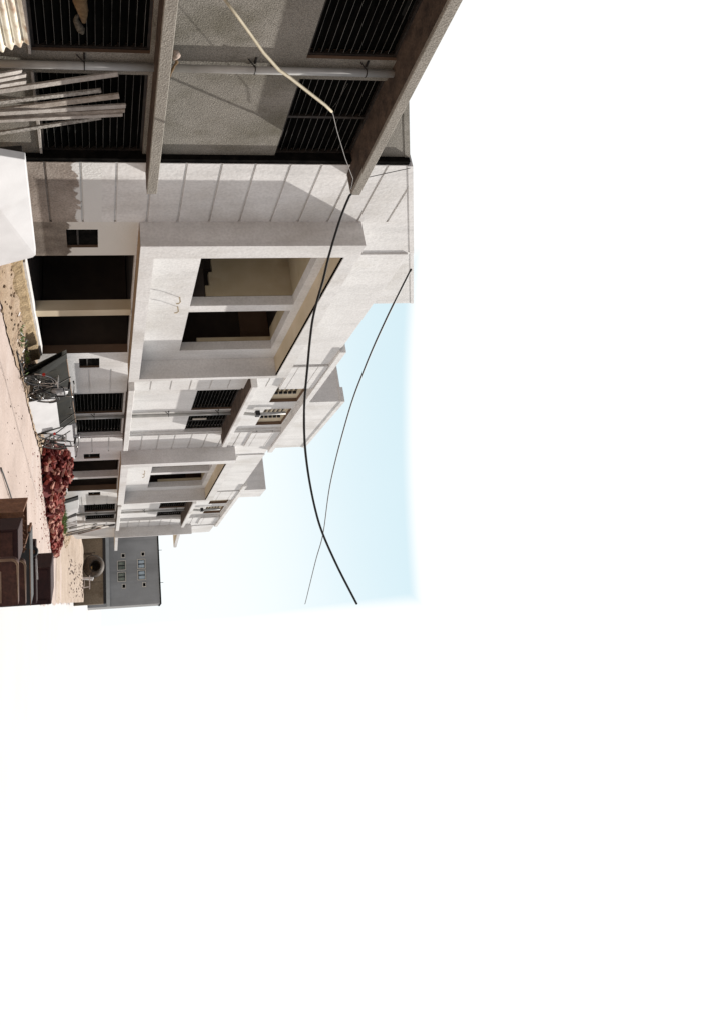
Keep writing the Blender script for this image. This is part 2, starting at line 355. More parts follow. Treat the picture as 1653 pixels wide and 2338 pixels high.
# ------------------------------------------------------------------ the terraced houses
GRO = [-.68, -.19, .309, .80, 1.284, 1.782, 2.266, 2.77, 3.227, 3.715, 4.212, 4.72, 5.2]
ZB, ZBT, ZT = .688, .918, 4.288
def house(k, name, label, raw=False, last=False):
    org = wp(k * PITCH, 0, -EYE)
    root = empty(name, org, ROT); tag(root, label, 'house')
    tend = 2.3 if last else 6.2
    tst = -6.885
    # ---- front wall
    ts = [tst, -5.36, -5.0, -3.45, -3.1, -1.58, -1.5, 0.0, tend]
    zs = [-1.55, -1.2, .66, .72, .859, 2.53, 3.66, 3.795, 4.6, 5.45]
    for g in GRO: zs += [g - .018, g + .018]
    zwin = -.70 if raw else -.62
    zs += [3.9, 5.02, 4.78]; ts += [-.75]
    zs += [zwin, 4.62, 5.40, ZB + .01, ZT + .01, 5.15, 4.42]
    if not last:
        ts += [.22, .77, 1.03, 5.22, 5.53, 6.08, .35, 3.0, 3.27, 5.2, 5.72, 1.0]
        zs += [-.46, .04, -.40, .05, 1.80, 3.86, 4.04]
    ts += [-5.3, -3.9, -3.3, -1.85]
    if raw: ts += [-3.2 + .1 * i for i in range(42)]; zs += [3.86 + .039 * i for i in range(43)]
    zs += [.1]
    top_bay = 3.9 if raw else 5.45
    isg = lambda z: any(abs(z - g) < .018 for g in GRO)
    def cell(t, z):
        if -5.36 < t < -1.5:                                    # window bay
            if z > (4.53 + .39 * (t + 1.5) if raw else 5.45): return None
            if t > -1.58: return (-.012 if raw else -.04, -.42, 2 if raw else 0)  # raw bay: shade inside the gap painted as a flush black strip
            for a, b in ((-5.0, -3.45), (-3.1, -1.58)):
                if a < t < b and (zwin < z < .66 or 2.53 < z < 3.66): return None
            if not raw:
                for a, b in ((-5.3, -3.9), (-3.3, -1.85)):
                    if a < t < b and 4.62 < z < 5.40: return None
            return (-.1, -.42, 1 if raw else 0, 4)
        if t < 0 or t < -5.36:                                  # grooved strips
            if t < -5.36 and raw: return (0, -.3, 0) if z < 3.9 else None
            if raw and z > 5.14 + .39 * t: return None
            mi = 0
            if raw and t > -1.5 and z < .1: mi = 3
            return (-.028 if isg(z) else 0, -.3, mi)
        if last: return (0, -.3, 0)
        if z < .66:
            if .22 < t < .77 and -.46 < z < .04: return None
            if 5.53 < t < 6.08 and -.40 < z < .05: return None
            if 1.03 < t < 5.22 and z > -1.2: return None
            return (0, -.2, 5 if (raw and t < 1.03) else 0, 4)
        if .35 < t < 3.0 and 1.80 < z < 3.86: return None
        if 3.27 < t < 5.2 and 1.80 < z < 3.86: return None
        if raw and t < 1.0 and z > 5.14 + .39 * t: return None
        return (0, -.2, 0)
    mb = LMB(); wallgrid(mb, ts, zs, cell)
    wall = mb.build('wall', [WHITE, RAW, BLACK, BROWNC, BROWNROOM, BROWND], root)
    # ---- inside: floors, ceilings, partitions
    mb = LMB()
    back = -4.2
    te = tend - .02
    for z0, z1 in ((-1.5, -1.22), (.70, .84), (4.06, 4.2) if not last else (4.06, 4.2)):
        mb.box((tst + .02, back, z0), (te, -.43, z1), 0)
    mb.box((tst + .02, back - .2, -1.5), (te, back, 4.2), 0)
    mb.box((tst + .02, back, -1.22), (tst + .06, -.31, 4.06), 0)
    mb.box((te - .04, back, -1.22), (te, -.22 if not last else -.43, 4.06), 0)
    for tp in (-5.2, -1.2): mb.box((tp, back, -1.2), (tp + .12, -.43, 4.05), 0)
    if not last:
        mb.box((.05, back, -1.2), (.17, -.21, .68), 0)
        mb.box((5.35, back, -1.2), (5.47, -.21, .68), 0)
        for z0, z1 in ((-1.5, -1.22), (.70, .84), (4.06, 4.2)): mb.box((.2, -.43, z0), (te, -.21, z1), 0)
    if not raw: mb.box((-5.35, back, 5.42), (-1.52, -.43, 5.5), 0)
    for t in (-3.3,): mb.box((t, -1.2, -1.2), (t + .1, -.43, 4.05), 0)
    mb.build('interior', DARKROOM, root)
    if not last:
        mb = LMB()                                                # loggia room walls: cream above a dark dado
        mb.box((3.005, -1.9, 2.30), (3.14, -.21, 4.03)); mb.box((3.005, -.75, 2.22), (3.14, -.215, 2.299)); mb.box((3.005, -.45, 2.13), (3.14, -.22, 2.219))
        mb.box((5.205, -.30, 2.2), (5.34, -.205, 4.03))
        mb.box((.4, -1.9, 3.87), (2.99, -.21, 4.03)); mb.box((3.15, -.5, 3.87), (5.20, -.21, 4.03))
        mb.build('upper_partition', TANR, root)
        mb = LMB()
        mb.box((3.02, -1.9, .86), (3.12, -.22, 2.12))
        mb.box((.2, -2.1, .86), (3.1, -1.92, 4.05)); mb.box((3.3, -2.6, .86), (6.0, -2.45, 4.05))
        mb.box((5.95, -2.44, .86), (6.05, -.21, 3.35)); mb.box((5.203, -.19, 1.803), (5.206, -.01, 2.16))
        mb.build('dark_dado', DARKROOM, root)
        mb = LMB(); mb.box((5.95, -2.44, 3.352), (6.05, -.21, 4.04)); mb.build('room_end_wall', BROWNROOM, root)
        # ground floor door post glimpsed in the dark
        mb = LMB(); mb.box((2.45, -1.0, -1.2), (2.52, -.9, .66)); mb.build('door_post', MAROON, root)
        for a_, b_, z0, z1 in ((.222, .768, -.458, .038), (5.532, 6.078, -.398, .048)):      # shuttered small windows
            mb = LMB(); mb.box((a_, -.07, z0), (b_, -.05, z1)); w_ = mb.build('small_window', BLACK, root)
            mb = LMB(); mb.box((a_ + .02, -.049, z0 + .16), (b_ - .02, -.03, z0 + .19)); mb.build('bar', IRON, w_)
        mb = LMB(); mb.box((.38, .003, 4.028), (5.725, .399, 4.0385)); mb.build('ceiling_bounce_tint', TAN, root)  # cream panel puts warm bounced light into the white ceiling's colour
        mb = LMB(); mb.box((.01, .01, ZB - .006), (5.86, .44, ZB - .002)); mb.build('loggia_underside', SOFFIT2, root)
        # column
        mb = LMB(); mb.box((3.05, -.19, -1.45), (3.30, .03, .66)); c = mb.build('column', TAN if raw else WHITE, root)
        # footing under the opening
        mb = LMB(); vs = []
        nseg = 40
        for i in range(nseg + 1):
            t = .6 + 4.3 * i / nseg
            for (n, z) in ((.02, -1.17), (.13, -1.175), (.24, -1.2), (.29, -1.34), (.34, -1.56)):
                w = .03 * nz3(t, z * 3, 3.5, k + 1)
                vs.append((t, n + w, z + .02 * nz3(t, n * 5, 6, k + 3)))
        fs = []
        for i in range(nseg):
            for j in range(4):
                a = i * 5 + j; fs.append((a, a + 1, a + 6, a + 5))
        mb.add(vs, fs); mb.build('footing', PLINTH, root)
        mb = LMB(); mb.box((.95, -.05, -1.2), (4.9, .17, -1.145)); mb.build('threshold', WHITE, root)
    # ---- projecting loggia box
    mb = LMB(); D = .45
    if last:
        mb.box((0, .001, ZB), (.07, D, ZT))
        mb.build('loggia_side', WHITE, root)
    else:
        t0, t1, ti0, ti1, zi0, zi1 = 0, 5.87, .376, 5.73, ZBT, 4.04
        mb.add([(t0, D, ZB), (t1, D, ZB), (t1, D, ZT), (t0, D, ZT), (ti0, D, zi0), (ti1, D, zi0), (ti1, D, zi1), (ti0, D, zi1),
                (t0, .001, ZB), (t1, .001, ZB), (t1, .001, ZT), (t0, .001, ZT), (ti0, .001, zi0), (ti1, .001, zi0), (ti1, .001, zi1), (ti0, .001, zi1)],
               [(0, 1, 5, 4), (1, 2, 6, 5), (2, 3, 7, 6), (3, 0, 4, 7), (4, 5, 13, 12), (5, 6, 14, 13), (6, 7, 15, 14), (7, 4, 12, 15),
                (0, 8, 9, 1), (1, 9, 10, 2), (2, 10, 11, 3), (3, 11, 8, 0)])
        o = mb.build('loggia_frame', WHITE, root)
        mb = LMB(); mb.box((ti0 + .002, .40, 4.018), (ti1 - .002, .43, 4.039)); mb.build('drip_shade_strip', BLACK, root)  # black strip paints the gap's shade under the frame's top edge
        # two bent pipe stubs on the loggia parapet
        for tt in (2.62, 3.02):
            mb = LMB(); z0 = 1.56
            mb.tube([(tt, -.01, z0), (tt, .10, z0 + .01), (tt, .13, z0 - .02), (tt, .135, z0 - .07)], .014, 6)
            mb.build('pipe_stub', TAN, root)
    # ---- wedge shaped canopies
    cm = RAWSLAB if raw else WHITE
    for (z0, z1) in ((.718, .859), (3.658, 3.795)):
        mb = LMB()
        mb.prism([(-6.4, .002), (-6.4, .367), (-1.276, .367), (-1.276, .002), (-1.49, .002), (-1.49, -.16), (-5.355, -.16), (-5.355, .002)], z0, z1)
        ca = mb.build('canopy', cm, root); bevel(ca, .008)
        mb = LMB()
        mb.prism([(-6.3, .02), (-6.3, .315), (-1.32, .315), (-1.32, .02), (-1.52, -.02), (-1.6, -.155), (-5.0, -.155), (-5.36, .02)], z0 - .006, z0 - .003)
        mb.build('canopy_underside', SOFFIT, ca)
    # ---- louvred windows
    def window(a, b, z0, z1, mull=False):
        mb = LMB(); n1 = -.17; fw = .035
        for x0, x1, y0, y1 in ((a, a + fw, z0, z1), (b - fw, b, z0, z1), (a + fw, b - fw, z0, z0 + fw), (a + fw, b - fw, z1 - fw, z1)):
            mb.box((x0, n1 - .04, y0), (x1, n1 + .02, y1))
        if mull: mb.box(((a + b) / 2 - .02, n1 - .04, z0 + fw), ((a + b) / 2 + .02, n1 + .02, z1 - fw))
        w = mb.build('window', IRON, root)
        segs = ((a + fw, (a + b) / 2 - .02), ((a + b) / 2 + .02, b - fw)) if mull else ((a + fw, b - fw),)
        for s0, s1 in segs:
            mb = LMB(); z = z0 + fw + .05
            while z < z1 - fw - .03:
                mb.hexa([(s0, n1 + .005, z), (s1, n1 + .005, z), (s1, n1 - .035, z + .06), (s0, n1 - .035, z + .06),
                         (s0, n1 + .01, z + .006), (s1, n1 + .01, z + .006), (s1, n1 - .03, z + .066), (s0, n1 - .03, z + .066)], 0)
                mb.box((s0 + .01, n1 + .012, z - .002), (s1 - .01, n1 + .016, z + .002), 1)
                z += .092
            mb.build('louvre', [LOUV, LOUVE], w)
        mb = LMB(); mb.box((a + .01, -.26, z0 + .01), (b - .01, -.25, z1 - .01)); mb.build('pane', BLACK, w)
    window(-5.0, -3.45, zwin, .66, False); window(-3.1, -1.58, zwin, .66, False)
    window(-5.0, -3.45, 2.53, 3.655, False); window(-3.1, -1.58, 2.53, 3.655, True)
    # sills
    mb = LMB(); mb.box((-5.03, -.30, zwin - .03), (-3.42, -.07, zwin + .002)); mb.box((-3.13, -.30, zwin - .03), (-1.6, -.07, zwin + .002))
    mb.build('sill', WOODP if raw else WHITE, root)
    # ---- ventilator grilles under the roof
    if not raw:
        for a, b in ((-5.3, -3.9), (-3.3, -1.85)):
            mb = LMB(); e = a + (b - a) * .60
            zs2 = [4.621, 5.399]; tss = [a + .001, a + .04, e, b - .001]
            for q in range(5): zs2 += [4.70 + q * .125, 4.70 + q * .125 + .075]
            wallgrid(mb, tss, zs2, lambda t, z: None if (a + .04 < t < e and any(4.70 + q * .125 < z < 4.70 + q * .125 + .075 for q in range(5))) else (-.20, -.26, 0))
            gq = mb.build('ventilator', TAN, root)
            mb = LMB()
            for q in range(5):
                z = 4.70 + q * .125
                mb.box((e - .02, -.197, z - .03), (e + .045, -.14, z + .06))
                mb.box((a + .05, -.24, z + .0), (e, -.23, z + .055))
            mb.build('slot', BLK, gq)
    # ---- drain pipe
    tp, npz = -3.30, -.03
    for z0, z1 in ((.86, 3.655), (-1.35, .715)):
        mb = LMB(); mb.tube([(tp, npz, z0), (tp, npz, z1)], .047, 14)
        p = mb.build('drainpipe', PVC, root, smooth=True)
        for zz in ((1.92, 3.30) if z0 > 0 else (-.1,)):
            mb = LMB(); mb.torus((tp, npz, zz), .05, .007, (1, 0, 0), (0, 1, 0), 16, 6)
            mb.box((tp - .14, -.099, zz - .012), (tp - .05, -.08, zz + .012)); mb.tube([(tp - .12, -.085, zz - .09), (tp - .05, npz, zz)], .009, 5)
            mb.build('bracket', IRON, p)
    if not raw:
        mb = LMB(); mb.tube([(tp, npz, 3.797), (tp, .03, 4.3), (tp, .03, 4.45), (tp, .02, 5.2)], .045, 10); p = mb.build('drainpipe', PVC, root, smooth=True)
        mb = LMB(); mb.box((tp - .09, -.05, 4.34), (tp + .09, .085, 4.46)); mb.build('pipe_clamp', BLK, p)
    # ---- roof edge
    if not last:
        a0 = 1.0
        mb = LMB(); mb.box((a0, .001, 4.56), (6.13, .035, 5.448)); mb.build('parapet', WHITE, root)
    else:
        mb = LMB(); mb.box((.4, .001, 4.40), (2.3, .03, 5.448)); mb.build('parapet', WHITE, root)
    if not raw:
        mb = LMB()
        zsx = [4.57, 5.44] + [z for g in GRO for z in (g - .01, g + .01) if 4.58 < z < 5.43]
        wallgrid(mb, [-6.87, -5.37], zsx, lambda t, z: (.05 if isg(z) else .065, .0015, 0))
        mb.build('roof_panel', WHITE, root); mb = LMB()
        wallgrid(mb, [-1.49, -.01], zsx, lambda t, z: (.02 if isg(z) else .035, .0015, 0))

        mb.build('roof_panel', WHITE, root)
        mb = LMB(); mb.prism([(-7.80, -.30), (-7.80, .10), (.55, .10), (.55, -.30)], 5.452, 5.60); bevel(mb.build('coping', WHITE, root), .006)
    # ---- set-back roof room
    n0, n1 = -1.6, -4.6
    mb = LMB()
    if raw:
        wallgrid(mb, [3.45 + .1 * i for i in range(29)], [5.2] + [6.78 + .0385 * i for i in range(33)], lambda t, z: (n0, n1, 0) if z < 6.8 + .385 * (t - 3.45) else None)
        mb.box((.3, n1, 4.3), (5.85, -.22, 5.19))
    elif last:
        mb.box((.65, n1, 4.3), (2.28, n0, 8.2))
        mb.box((-7.0, n1, 5.2), (2.28, -.31, 5.35))
    else:
        mb.box((.65, n1, 4.3), (6.2, n0, 8.2))
        mb.box((-7.0, n1, 5.2), (.64, -.31, 5.35)); mb.box((.66, n0 + .01, 4.3), (5.85, -.22, 5.2))
        mb.box((.6, n0 - .5, 8.2), (6.25, n0 + .03, 8.33))
        mb.box((.62, n1, 8.2), (6.2, n0 - .5, 8.25))
    rr = mb.build('roof_room', WHITE, root)
    if raw:                                     # raking capping over the toothed, unfinished wall heads
        def rake(t0, t1, f, a_, b_, m_):
            mb = LMB(); mb.hexa([(t0, a_, f(t0) - .045), (t1, a_, f(t1) - .045), (t1, b_, f(t1) - .045), (t0, b_, f(t0) - .045),
                                 (t0, a_, f(t0) + .035), (t1, a_, f(t1) + .035), (t1, b_, f(t1) + .035), (t0, b_, f(t0) + .035)])
            mb.build('raking_cap', m_, root)
        rake(-1.5, .998, lambda t: 5.14 + .39 * t, -.31, .012, WHITE)
        rake(-3.0, -1.583, lambda t: 4.53 + .39 * (t + 1.5), -.43, -.088, RAW)
        rake(3.45, 6.25, lambda t: 6.8 + .385 * (t - 3.45), n1 - .01, n0 + .012, WHITE)
    # closed far side and back, so the block is solid from any side
    mb = LMB(); mb.box((tst, -5.0, -1.55), (tend, -4.45, 3.9 if raw else 5.2))
    if last: mb.box((tend - .001, -4.45, -1.55), (tend + .2, -.0, 5.3))
    if k == 0: mb.box((tst - .2, -4.45, -1.55), (tst - .005, 0, 4.4))
    mb.build('rear_wall', WHITE, root)
    if last:
        for z0, z1 in ((.718, .859), (3.658, 3.795)):
            mb = LMB(); mb.prism([(.06, .02), (.06, .30), (2.75, .62), (2.75, .02)], z0, z1); ca = mb.build('canopy', WHITE, root)
            mb = LMB(); mb.prism([(.1, .03), (.1, .27), (2.7, .58), (2.7, .03)], z0 - .006, z0 - .003); mb.build('canopy_underside', TAN, ca)
    return root
hA = house(0, 'terraced_house', 'nearest house with a raw unpainted grey concrete window bay and an empty loggia', raw=True)
hB = house(1, 'terraced_house', 'middle whitewashed house of the row, bicycles and brick heap in front')
mb = LMB(); mb.box((-2.72, -.10, 2.66), (-2.66, -.07, 3.05)); mb.build('pale_strip', FRAMEC, hB)
hC = house(2, 'terraced_house', 'farthest house of the row, its end wall meeting the sky', last=True)

# ------------------------------------------------------------------ leaning boards and sheets by the near house
def board(name, p0, p1, w, th_, m_, label, cat, group=None, wn=None):
    """plank from p0 to p1 (t,n,z); w across along t, th_ across n"""
    p0, p1 = Vector(p0), Vector(p1); d = (p1 - p0).normalized()
    a = Vector((1, 0, 0)); a = (a - d * a.dot(d)).normalized(); b = d.cross(a)
    mb = WMB(); q = []
    for p in (p0, p1):
        for s, u in ((-1, -1), (1, -1), (1, 1), (-1, 1)): q.append(p + a * s * w / 2 + b * u * th_ / 2)
    mb.add(q, [(0, 1, 2, 3), (4, 5, 6, 7), (0, 1, 5, 4), (1, 2, 6, 5), (2, 3, 7, 6), (3, 0, 4, 7)])
    o = mb.build(name, m_); tag(o, label, cat, group); bevel(o, .003); return o
def lean(U1, V1, U0_, V0_, ntop, nbot):
    """top and foot of a board whose picture line runs through two pixels; the foot reaches the ground"""
    a = Vector(at_n(U1, V1, ntop)); b = Vector(at_n(U0_, V0_, nbot))
    d = b - a; s = (GZ + .03 - a.z) / d.z
    return a, a + d * s
planks = [
    (168, 270, 207, 3, .075, WOODP, 'pale board leaning farthest left, its top touching the drainpipe'),
    (206, 232, 233, 3, .06, WOODD, 'short speckled grey board with flaking paint, second of the long boards'),
    (218, 273, 252, 3, .085, WOOD, 'brown weathered board in the middle of the leaning bundle'),
    (241, 288, 258, 3, .07, WOODP, 'paint-spotted pale board, tallest of the bundle'),
    (252, 286, 266, 3, .06, WOOD, 'plain grey board pressed against the right of the tallest board'),
    (261, 281, 275, 3, .055, WOODP, 'slim pale board at the right edge of the tight bundle'),
    (268, 232, 303, 3, .06, WOODD, 'mottled stick leaning apart at the far right over the grey wall'),
]
for i, (u1, v1, u0, v0, w, m_, lb) in enumerate(planks):
    a, b = lean(u1, v1, u0, v0, -.05 + .02 * (i % 3), .10 + .03 * (i % 2))
    board('wooden_board', a, b, w, .03, m_, lb, 'board', 'boards leaning on the near house')
for i, (u1, v1, u0, v0, lb) in enumerate(((162, 50, 170, 3, 'short pale offcut nearest the corrugated sheet'), (171, 60, 182, 3, 'short pale offcut in the middle of three stubs'), (186, 60, 195, 3, 'short flaking offcut beside the longest pale board'))):
    a, b = lean(u1, v1, u0, v0, .18, .30)
    board('wooden_offcut', a, b, .055, .03, WOODP, lb, 'board', 'short offcuts leaning by the boards')

# corrugated sheet
mb = WMB()
A = Vector(at_n(3, 50, .75)); B = Vector(at_n(98, 66, .75)); Cc = Vector(at_n(112, 3, .95))
ux = (B - A); L = ux.length; ux.normalize(); ux0 = ux.copy()
dn = Vector((.14, .28, -1)).normalized()
nn = ux.cross(dn).normalized()
ns = 72; Ht = .86; vs = []; fs = []
for j in range(ns + 1):
    s = Ht * j / ns; w = .030 * math.cos(2 * math.pi * s / .088)
    for side_ in (0, 1):
        for x in (-1.3, L):
            vs.append(A + ux * x + dn * s + nn * (w + side_ * .002))
for j in range(ns):
    a = j * 4
    fs += [(a, a + 1, a + 5, a + 4), (a + 2, a + 6, a + 7, a + 3)]
    fs += [(a, a + 4, a + 6, a + 2), (a + 1, a + 3, a + 7, a + 5)]
mb.add(vs, fs); o = mb.build('corrugated_sheet', CORR, smooth=True); tag(o, 'cream corrugated roofing sheet with rust streaks leaning under the near window', 'metal sheet')

# sacking roll hanging over the louvres
rl = empty('sacking_roll', wp(*at_n(20, 185, -.02))); tag(rl, 'brown rolled sacking with a twisted pale end hanging before the near window', 'sacking')
def rel(o): return MB(lambda p: tuple(Vector(wp(*p)) - o.location))
mb = rel(rl)
pts = [Vector(at_n(-40, 190, .0)), Vector(at_n(3, 183, .01)), Vector(at_n(25, 190, .02)), Vector(at_n(50, 193, .02))]
mb.tube(pts, [.07, .075, .06, .025], 12); mb.build('roll', JUTE, rl, smooth=True)
mb = rel(rl)
pts = [Vector(at_n(34, 176, .03)), Vector(at_n(46, 174, .03)), Vector(at_n(58, 180, .03)), Vector(at_n(68, 186, .03)), Vector(at_n(77, 190, .03))]
mb.tube(pts, [.012, .03, .04, .045, .015], 10); mb.build('knotted_end', CLOTHD, rl, smooth=True)

# big white stone slab in the foreground
q = [at_n(365, 58, .95), at_n(586, 83, .95), at_n(607, 3, 1.06), at_n(356, 3, 1.06)]
mb = WMB()
q = [Vector(x) for x in q]
d1 = (q[2] - q[1]); d0 = (q[3] - q[0])
f1 = q[1] + d1 * ((GZ + .02 - q[1].z) / d1.z); f0 = q[0] + d0 * ((GZ + .02 - q[0].z) / d0.z)
ch = .045
ux = (q[1] - q[0]).normalized(); dv = d1.normalized()
front = [q[0], q[1] - ux * ch, q[1] + dv * ch, f1, f0]
thk = Vector((.0, -.11, .0))
mb.add(front + [p + thk for p in front], [(0, 1, 2, 3, 4), (5, 6, 7, 8, 9), (0, 1, 6, 5), (1, 2, 7, 6), (2, 3, 8, 7), (3, 4, 9, 8), (4, 0, 5, 9)])
o = mb.build('stone_slab', STONE); tag(o, 'large thick white stone slab standing in the foreground, one corner clipped', 'stone slab'); bevel(o, .008, 2)
# black strip put in for the shade behind it
board('slab_shade_strip', at_n(345, 52, .55), at_n(352, -40, .6), .10, .10, BLK, 'black upright strip painting the shade behind the big white slab', 'beam')

# ------------------------------------------------------------------ things between the houses
# stack of dark glass sheets
gs = empty('glass_stack', wp(6.2, .45, GZ)); tag(gs, 'stack of dark reflecting glass sheets leaning on the middle of the row behind the bicycle', 'glass sheets')
def sheetq(mbx, corners, th_, mi=0):
    c = [Vector(p) for p in corners]; n = (c[1] - c[0]).cross(c[3] - c[0]).normalized() * th_
    mbx.hexa([*c, *[p + n for p in c]], mi)
mb = rel(gs)
sheetq(mb, [at_n(818, 152, .30), at_n(964, 173, .30), (8.9, .62, GZ + .12), (4.3, .62, GZ + .12)], .02)
mb.build('sheet', GLASSY, gs)
mb = rel(gs)
sheetq(mb, [at_n(797, 152, .42), at_n(818, 154, .40), (4.75, .78, GZ + .08), (4.1, .8, GZ + .08)], .012)
sheetq(mb, [at_n(806, 153, .50), at_n(822, 150, .48), (4.85, .86, GZ + .08), (4.3, .88, GZ + .08)], .012)
mb.build('narrow_sheet', GLASSY, gs)
mb = rel(gs); a, b = Vector(at_n(818, 153, .31)), Vector(at_n(964, 174, .31)); mb.tube([a, b], .012, 6); mb.build('top_edge', EDGE, gs)

# white panels leaning on the stack
def panel(name, c, th_, m_, label, cat, group=None):
    mb = WMB(); sheetq(mb, c, th_); o = mb.build(name, m_); tag(o, label, cat, group); bevel(o, .004); return o
panel('white_panel', [at_n(905, 128, .74), at_n(973, 137, .74), at_n(989, 83, .94), at_n(917, 65, .94)], .02, STONE,
      'square white panel standing between the two bicycles', 'panel', None)
panel('light_panel', [at_n(968, 165, .34), at_n(1046, 172, .34), at_n(1050, 104, .52), at_n(975, 96, .52)], .03, STONE,
      'broad pale slab behind the farther bicycle, above the brick heap', 'panel', None)
panel('brown_panel', [at_n(903, 160, .40), at_n(962, 168, .40), at_n(962, 132, .50), at_n(903, 126, .50)], .015, GLASSY,
      'dark streaked board showing above the square white panel', 'panel', None)
# sack
def blob(name, c, r, m_, seed, label, cat, sq=(1, 1, 1)):
    bm = bmesh.new(); bmesh.ops.create_icosphere(bm, subdivisions=4, radius=1)
    for v in bm.verts:
        d = v.co.copy(); s = 1 + .22 * noise.noise(d * 2.1 + Vector((seed, 0, 0))) + .10 * noise.noise(d * 6 + Vector((0, seed, 0)))
        v.co = Vector((d.x * r * sq[0] * s, d.y * r * sq[1] * s, d.z * r * sq[2] * s))
    me = bpy.data.meshes.new(name); bm.to_mesh(me); bm.free(); me.materials.append(m_)
    for p in me.polygons: p.use_smooth = True
    o = bpy.data.objects.new(name, me); col.objects.link(o); o.location = wp(*c); o.rotation_euler = (0, 0, ROT); tag(o, label, cat); return o
c = at_n(894, 136, .62)
blob('plastic_sack', c, .2, SACK, 4, 'crumpled grey plastic sack wedged above the nearer bicycle', 'sack', (1.0, .5, 1.0))

def bicycle(label, loc, rz, tilt, group):
    root = empty('bicycle', loc, rz); root.rotation_euler = (tilt, 0, rz); tag(root, label, 'bicycle', group)
    r = .33; base = .98; X, Y, Z = Vector((1, 0, 0)), Vector((0, 1, 0)), Vector((0, 0, 1))
    for x in (0, base):
        mb = MB(); mb.torus((x, 0, r), r - .02, .019, X, Z, 40, 8); w = mb.build('wheel', TYRE, root, smooth=True)
        mb = MB(); mb.torus((x, 0, r), r - .045, .009, X, Z, 40, 6); mb.tube([(x, -.05, r), (x, .05, r)], .022, 10)
        for k in range(18):
            a = 2 * math.pi * k / 18 + .1; s = .03 if k % 2 else -.03
            mb.tube([(x, s, r), (x + math.cos(a) * (r - .05), 0, r + math.sin(a) * (r - .05))], .0022, 4)
        mb.build('rim', CHROME, w, smooth=True)
        mb = MB(); mb.torus((x, 0, r), r + .02, .016, X, Z, 24, 6, R(20), R(190)); mb.build('mudguard', CHROME if x == 0 else BLK, root, smooth=True)
    bb = Vector((.43, 0, .28)); seat = Vector((.28, 0, .80)); head = Vector((.80, 0, .82)); hl = Vector((.86, 0, .62))
    mb = MB()
    for a, b, rr in ((bb, seat, .016), (seat, head, .016), (bb, hl, .018), (head, hl, .02), (Vector((0, .05, r)), bb + Y * .03, .009), (Vector((0, -.05, r)), bb - Y * .03, .009),
                     (Vector((0, .05, r)), seat, .008), (Vector((0, -.05, r)), seat, .008)):
        mb.tube([a, b], rr, 8)
    mb.build('frame', BLK, root, smooth=True)
    mb = MB()
    for s in (-.05, .05): mb.tube([hl + Y * s, Vector((base, s, r))], .011, 8)
    mb.tube([hl - Y * .05, hl + Y * .05], .014, 8); mb.build('fork', BLK, root, smooth=True)
    mb = MB(); mb.tube([head, head + Vector((-.03, 0, .12)), head + Vector((.02, 0, .16))], .012, 8)
    h = head + Vector((.02, 0, .16)); mb.tube([h + Vector((-.16, -.29, -.02)), h + Vector((-.04, -.26, .0)), h + Vector((.02, -.12, 0)), h, h + Vector((.02, .12, 0)), h + Vector((-.04, .26, 0)), h + Vector((-.16, .29, -.02))], .011, 8)
    hb = mb.build('handlebar', CHROME, root, smooth=True)
    for s in (-1, 1):
        mb = MB(); mb.tube([h + Vector((-.17, .29 * s, -.02)), h + Vector((-.07, .275 * s, -.005))], .017, 8); mb.build('grip', BLK, hb, smooth=True)
    mb = MB(); mb.tube([seat, seat + Z * .09], .012, 6)
    mb.build('seat_post', CHROME, root)
    mb = MB(); s = seat + Z * .10
    mb.add([s + Vector((-.13, -.09, 0)), s + Vector((-.13, .09, 0)), s + Vector((.02, .05, 0)), s + Vector((.15, .02, -.01)), s + Vector((.15, -.02, -.01)), s + Vector((.02, -.05, 0)),
            s + Vector((-.14, -.07, .05)), s + Vector((-.14, .07, .05)), s + Vector((.02, .035, .045)), s + Vector((.14, .012, .03)), s + Vector((.14, -.012, .03)), s + Vector((.02, -.035, .045))],
           [(0, 1, 2, 3, 4, 5), (6, 7, 8, 9, 10, 11)] + [(i, (i + 1) % 6, 6 + (i + 1) % 6, 6 + i) for i in range(6)])
    mb.build('saddle', BLK, root)
    mb = MB(); mb.torus(bb, .085, .006, X, Z, 24, 5)
    mb.tube([bb - Y * .05, bb - Y * .05 + Vector((.12, 0, -.11))], .008, 6); mb.tube([bb + Y * .05, bb + Y * .05 + Vector((-.12, 0, .11))], .008, 6)
    for p in (bb - Y * .05 + Vector((.12, 0, -.11)), bb + Y * .05 + Vector((-.12, 0, .11))): mb.box(tuple(p - Vector((.04, .045, .012))), tuple(p + Vector((.04, .045, .012))))
    mb.build('crank', CHROME, root)
    mb = MB()
    for s in (-.06, .06): mb.tube([(0, s, r + .02), (-.10, s, r + .38)], .006, 5)
    mb.box((-.22, -.075, r + .375), (.14, .075, r + .39)); mb.build('carrier', CHROME, root)
    mb = MB(); mb.tube([(-.345, 0, r + .12), (-.37, 0, r + .12)], .032, 10); mb.build('reflector', REDP, root)
    return root
bicycle('nearer bicycle with chrome wheels leaning on the dark glass sheets', wp(4.45, .86, GZ + .01), ROT, R(7), 'bicycles leaning along the row')
bicycle('farther bicycle with thin black frame beside the brick heap', wp(8.25, .88, GZ + .01), ROT + R(3), R(8), 'bicycles leaning along the row')
panel('speckled_tin', [at_n(768, 34, .6), at_n(800, 50, .6), (4.1, .95, GZ + .06), (2.9, .95, GZ + .06)], .01, BLK, 'low bent black tin strip lying before the doorway', 'tin')

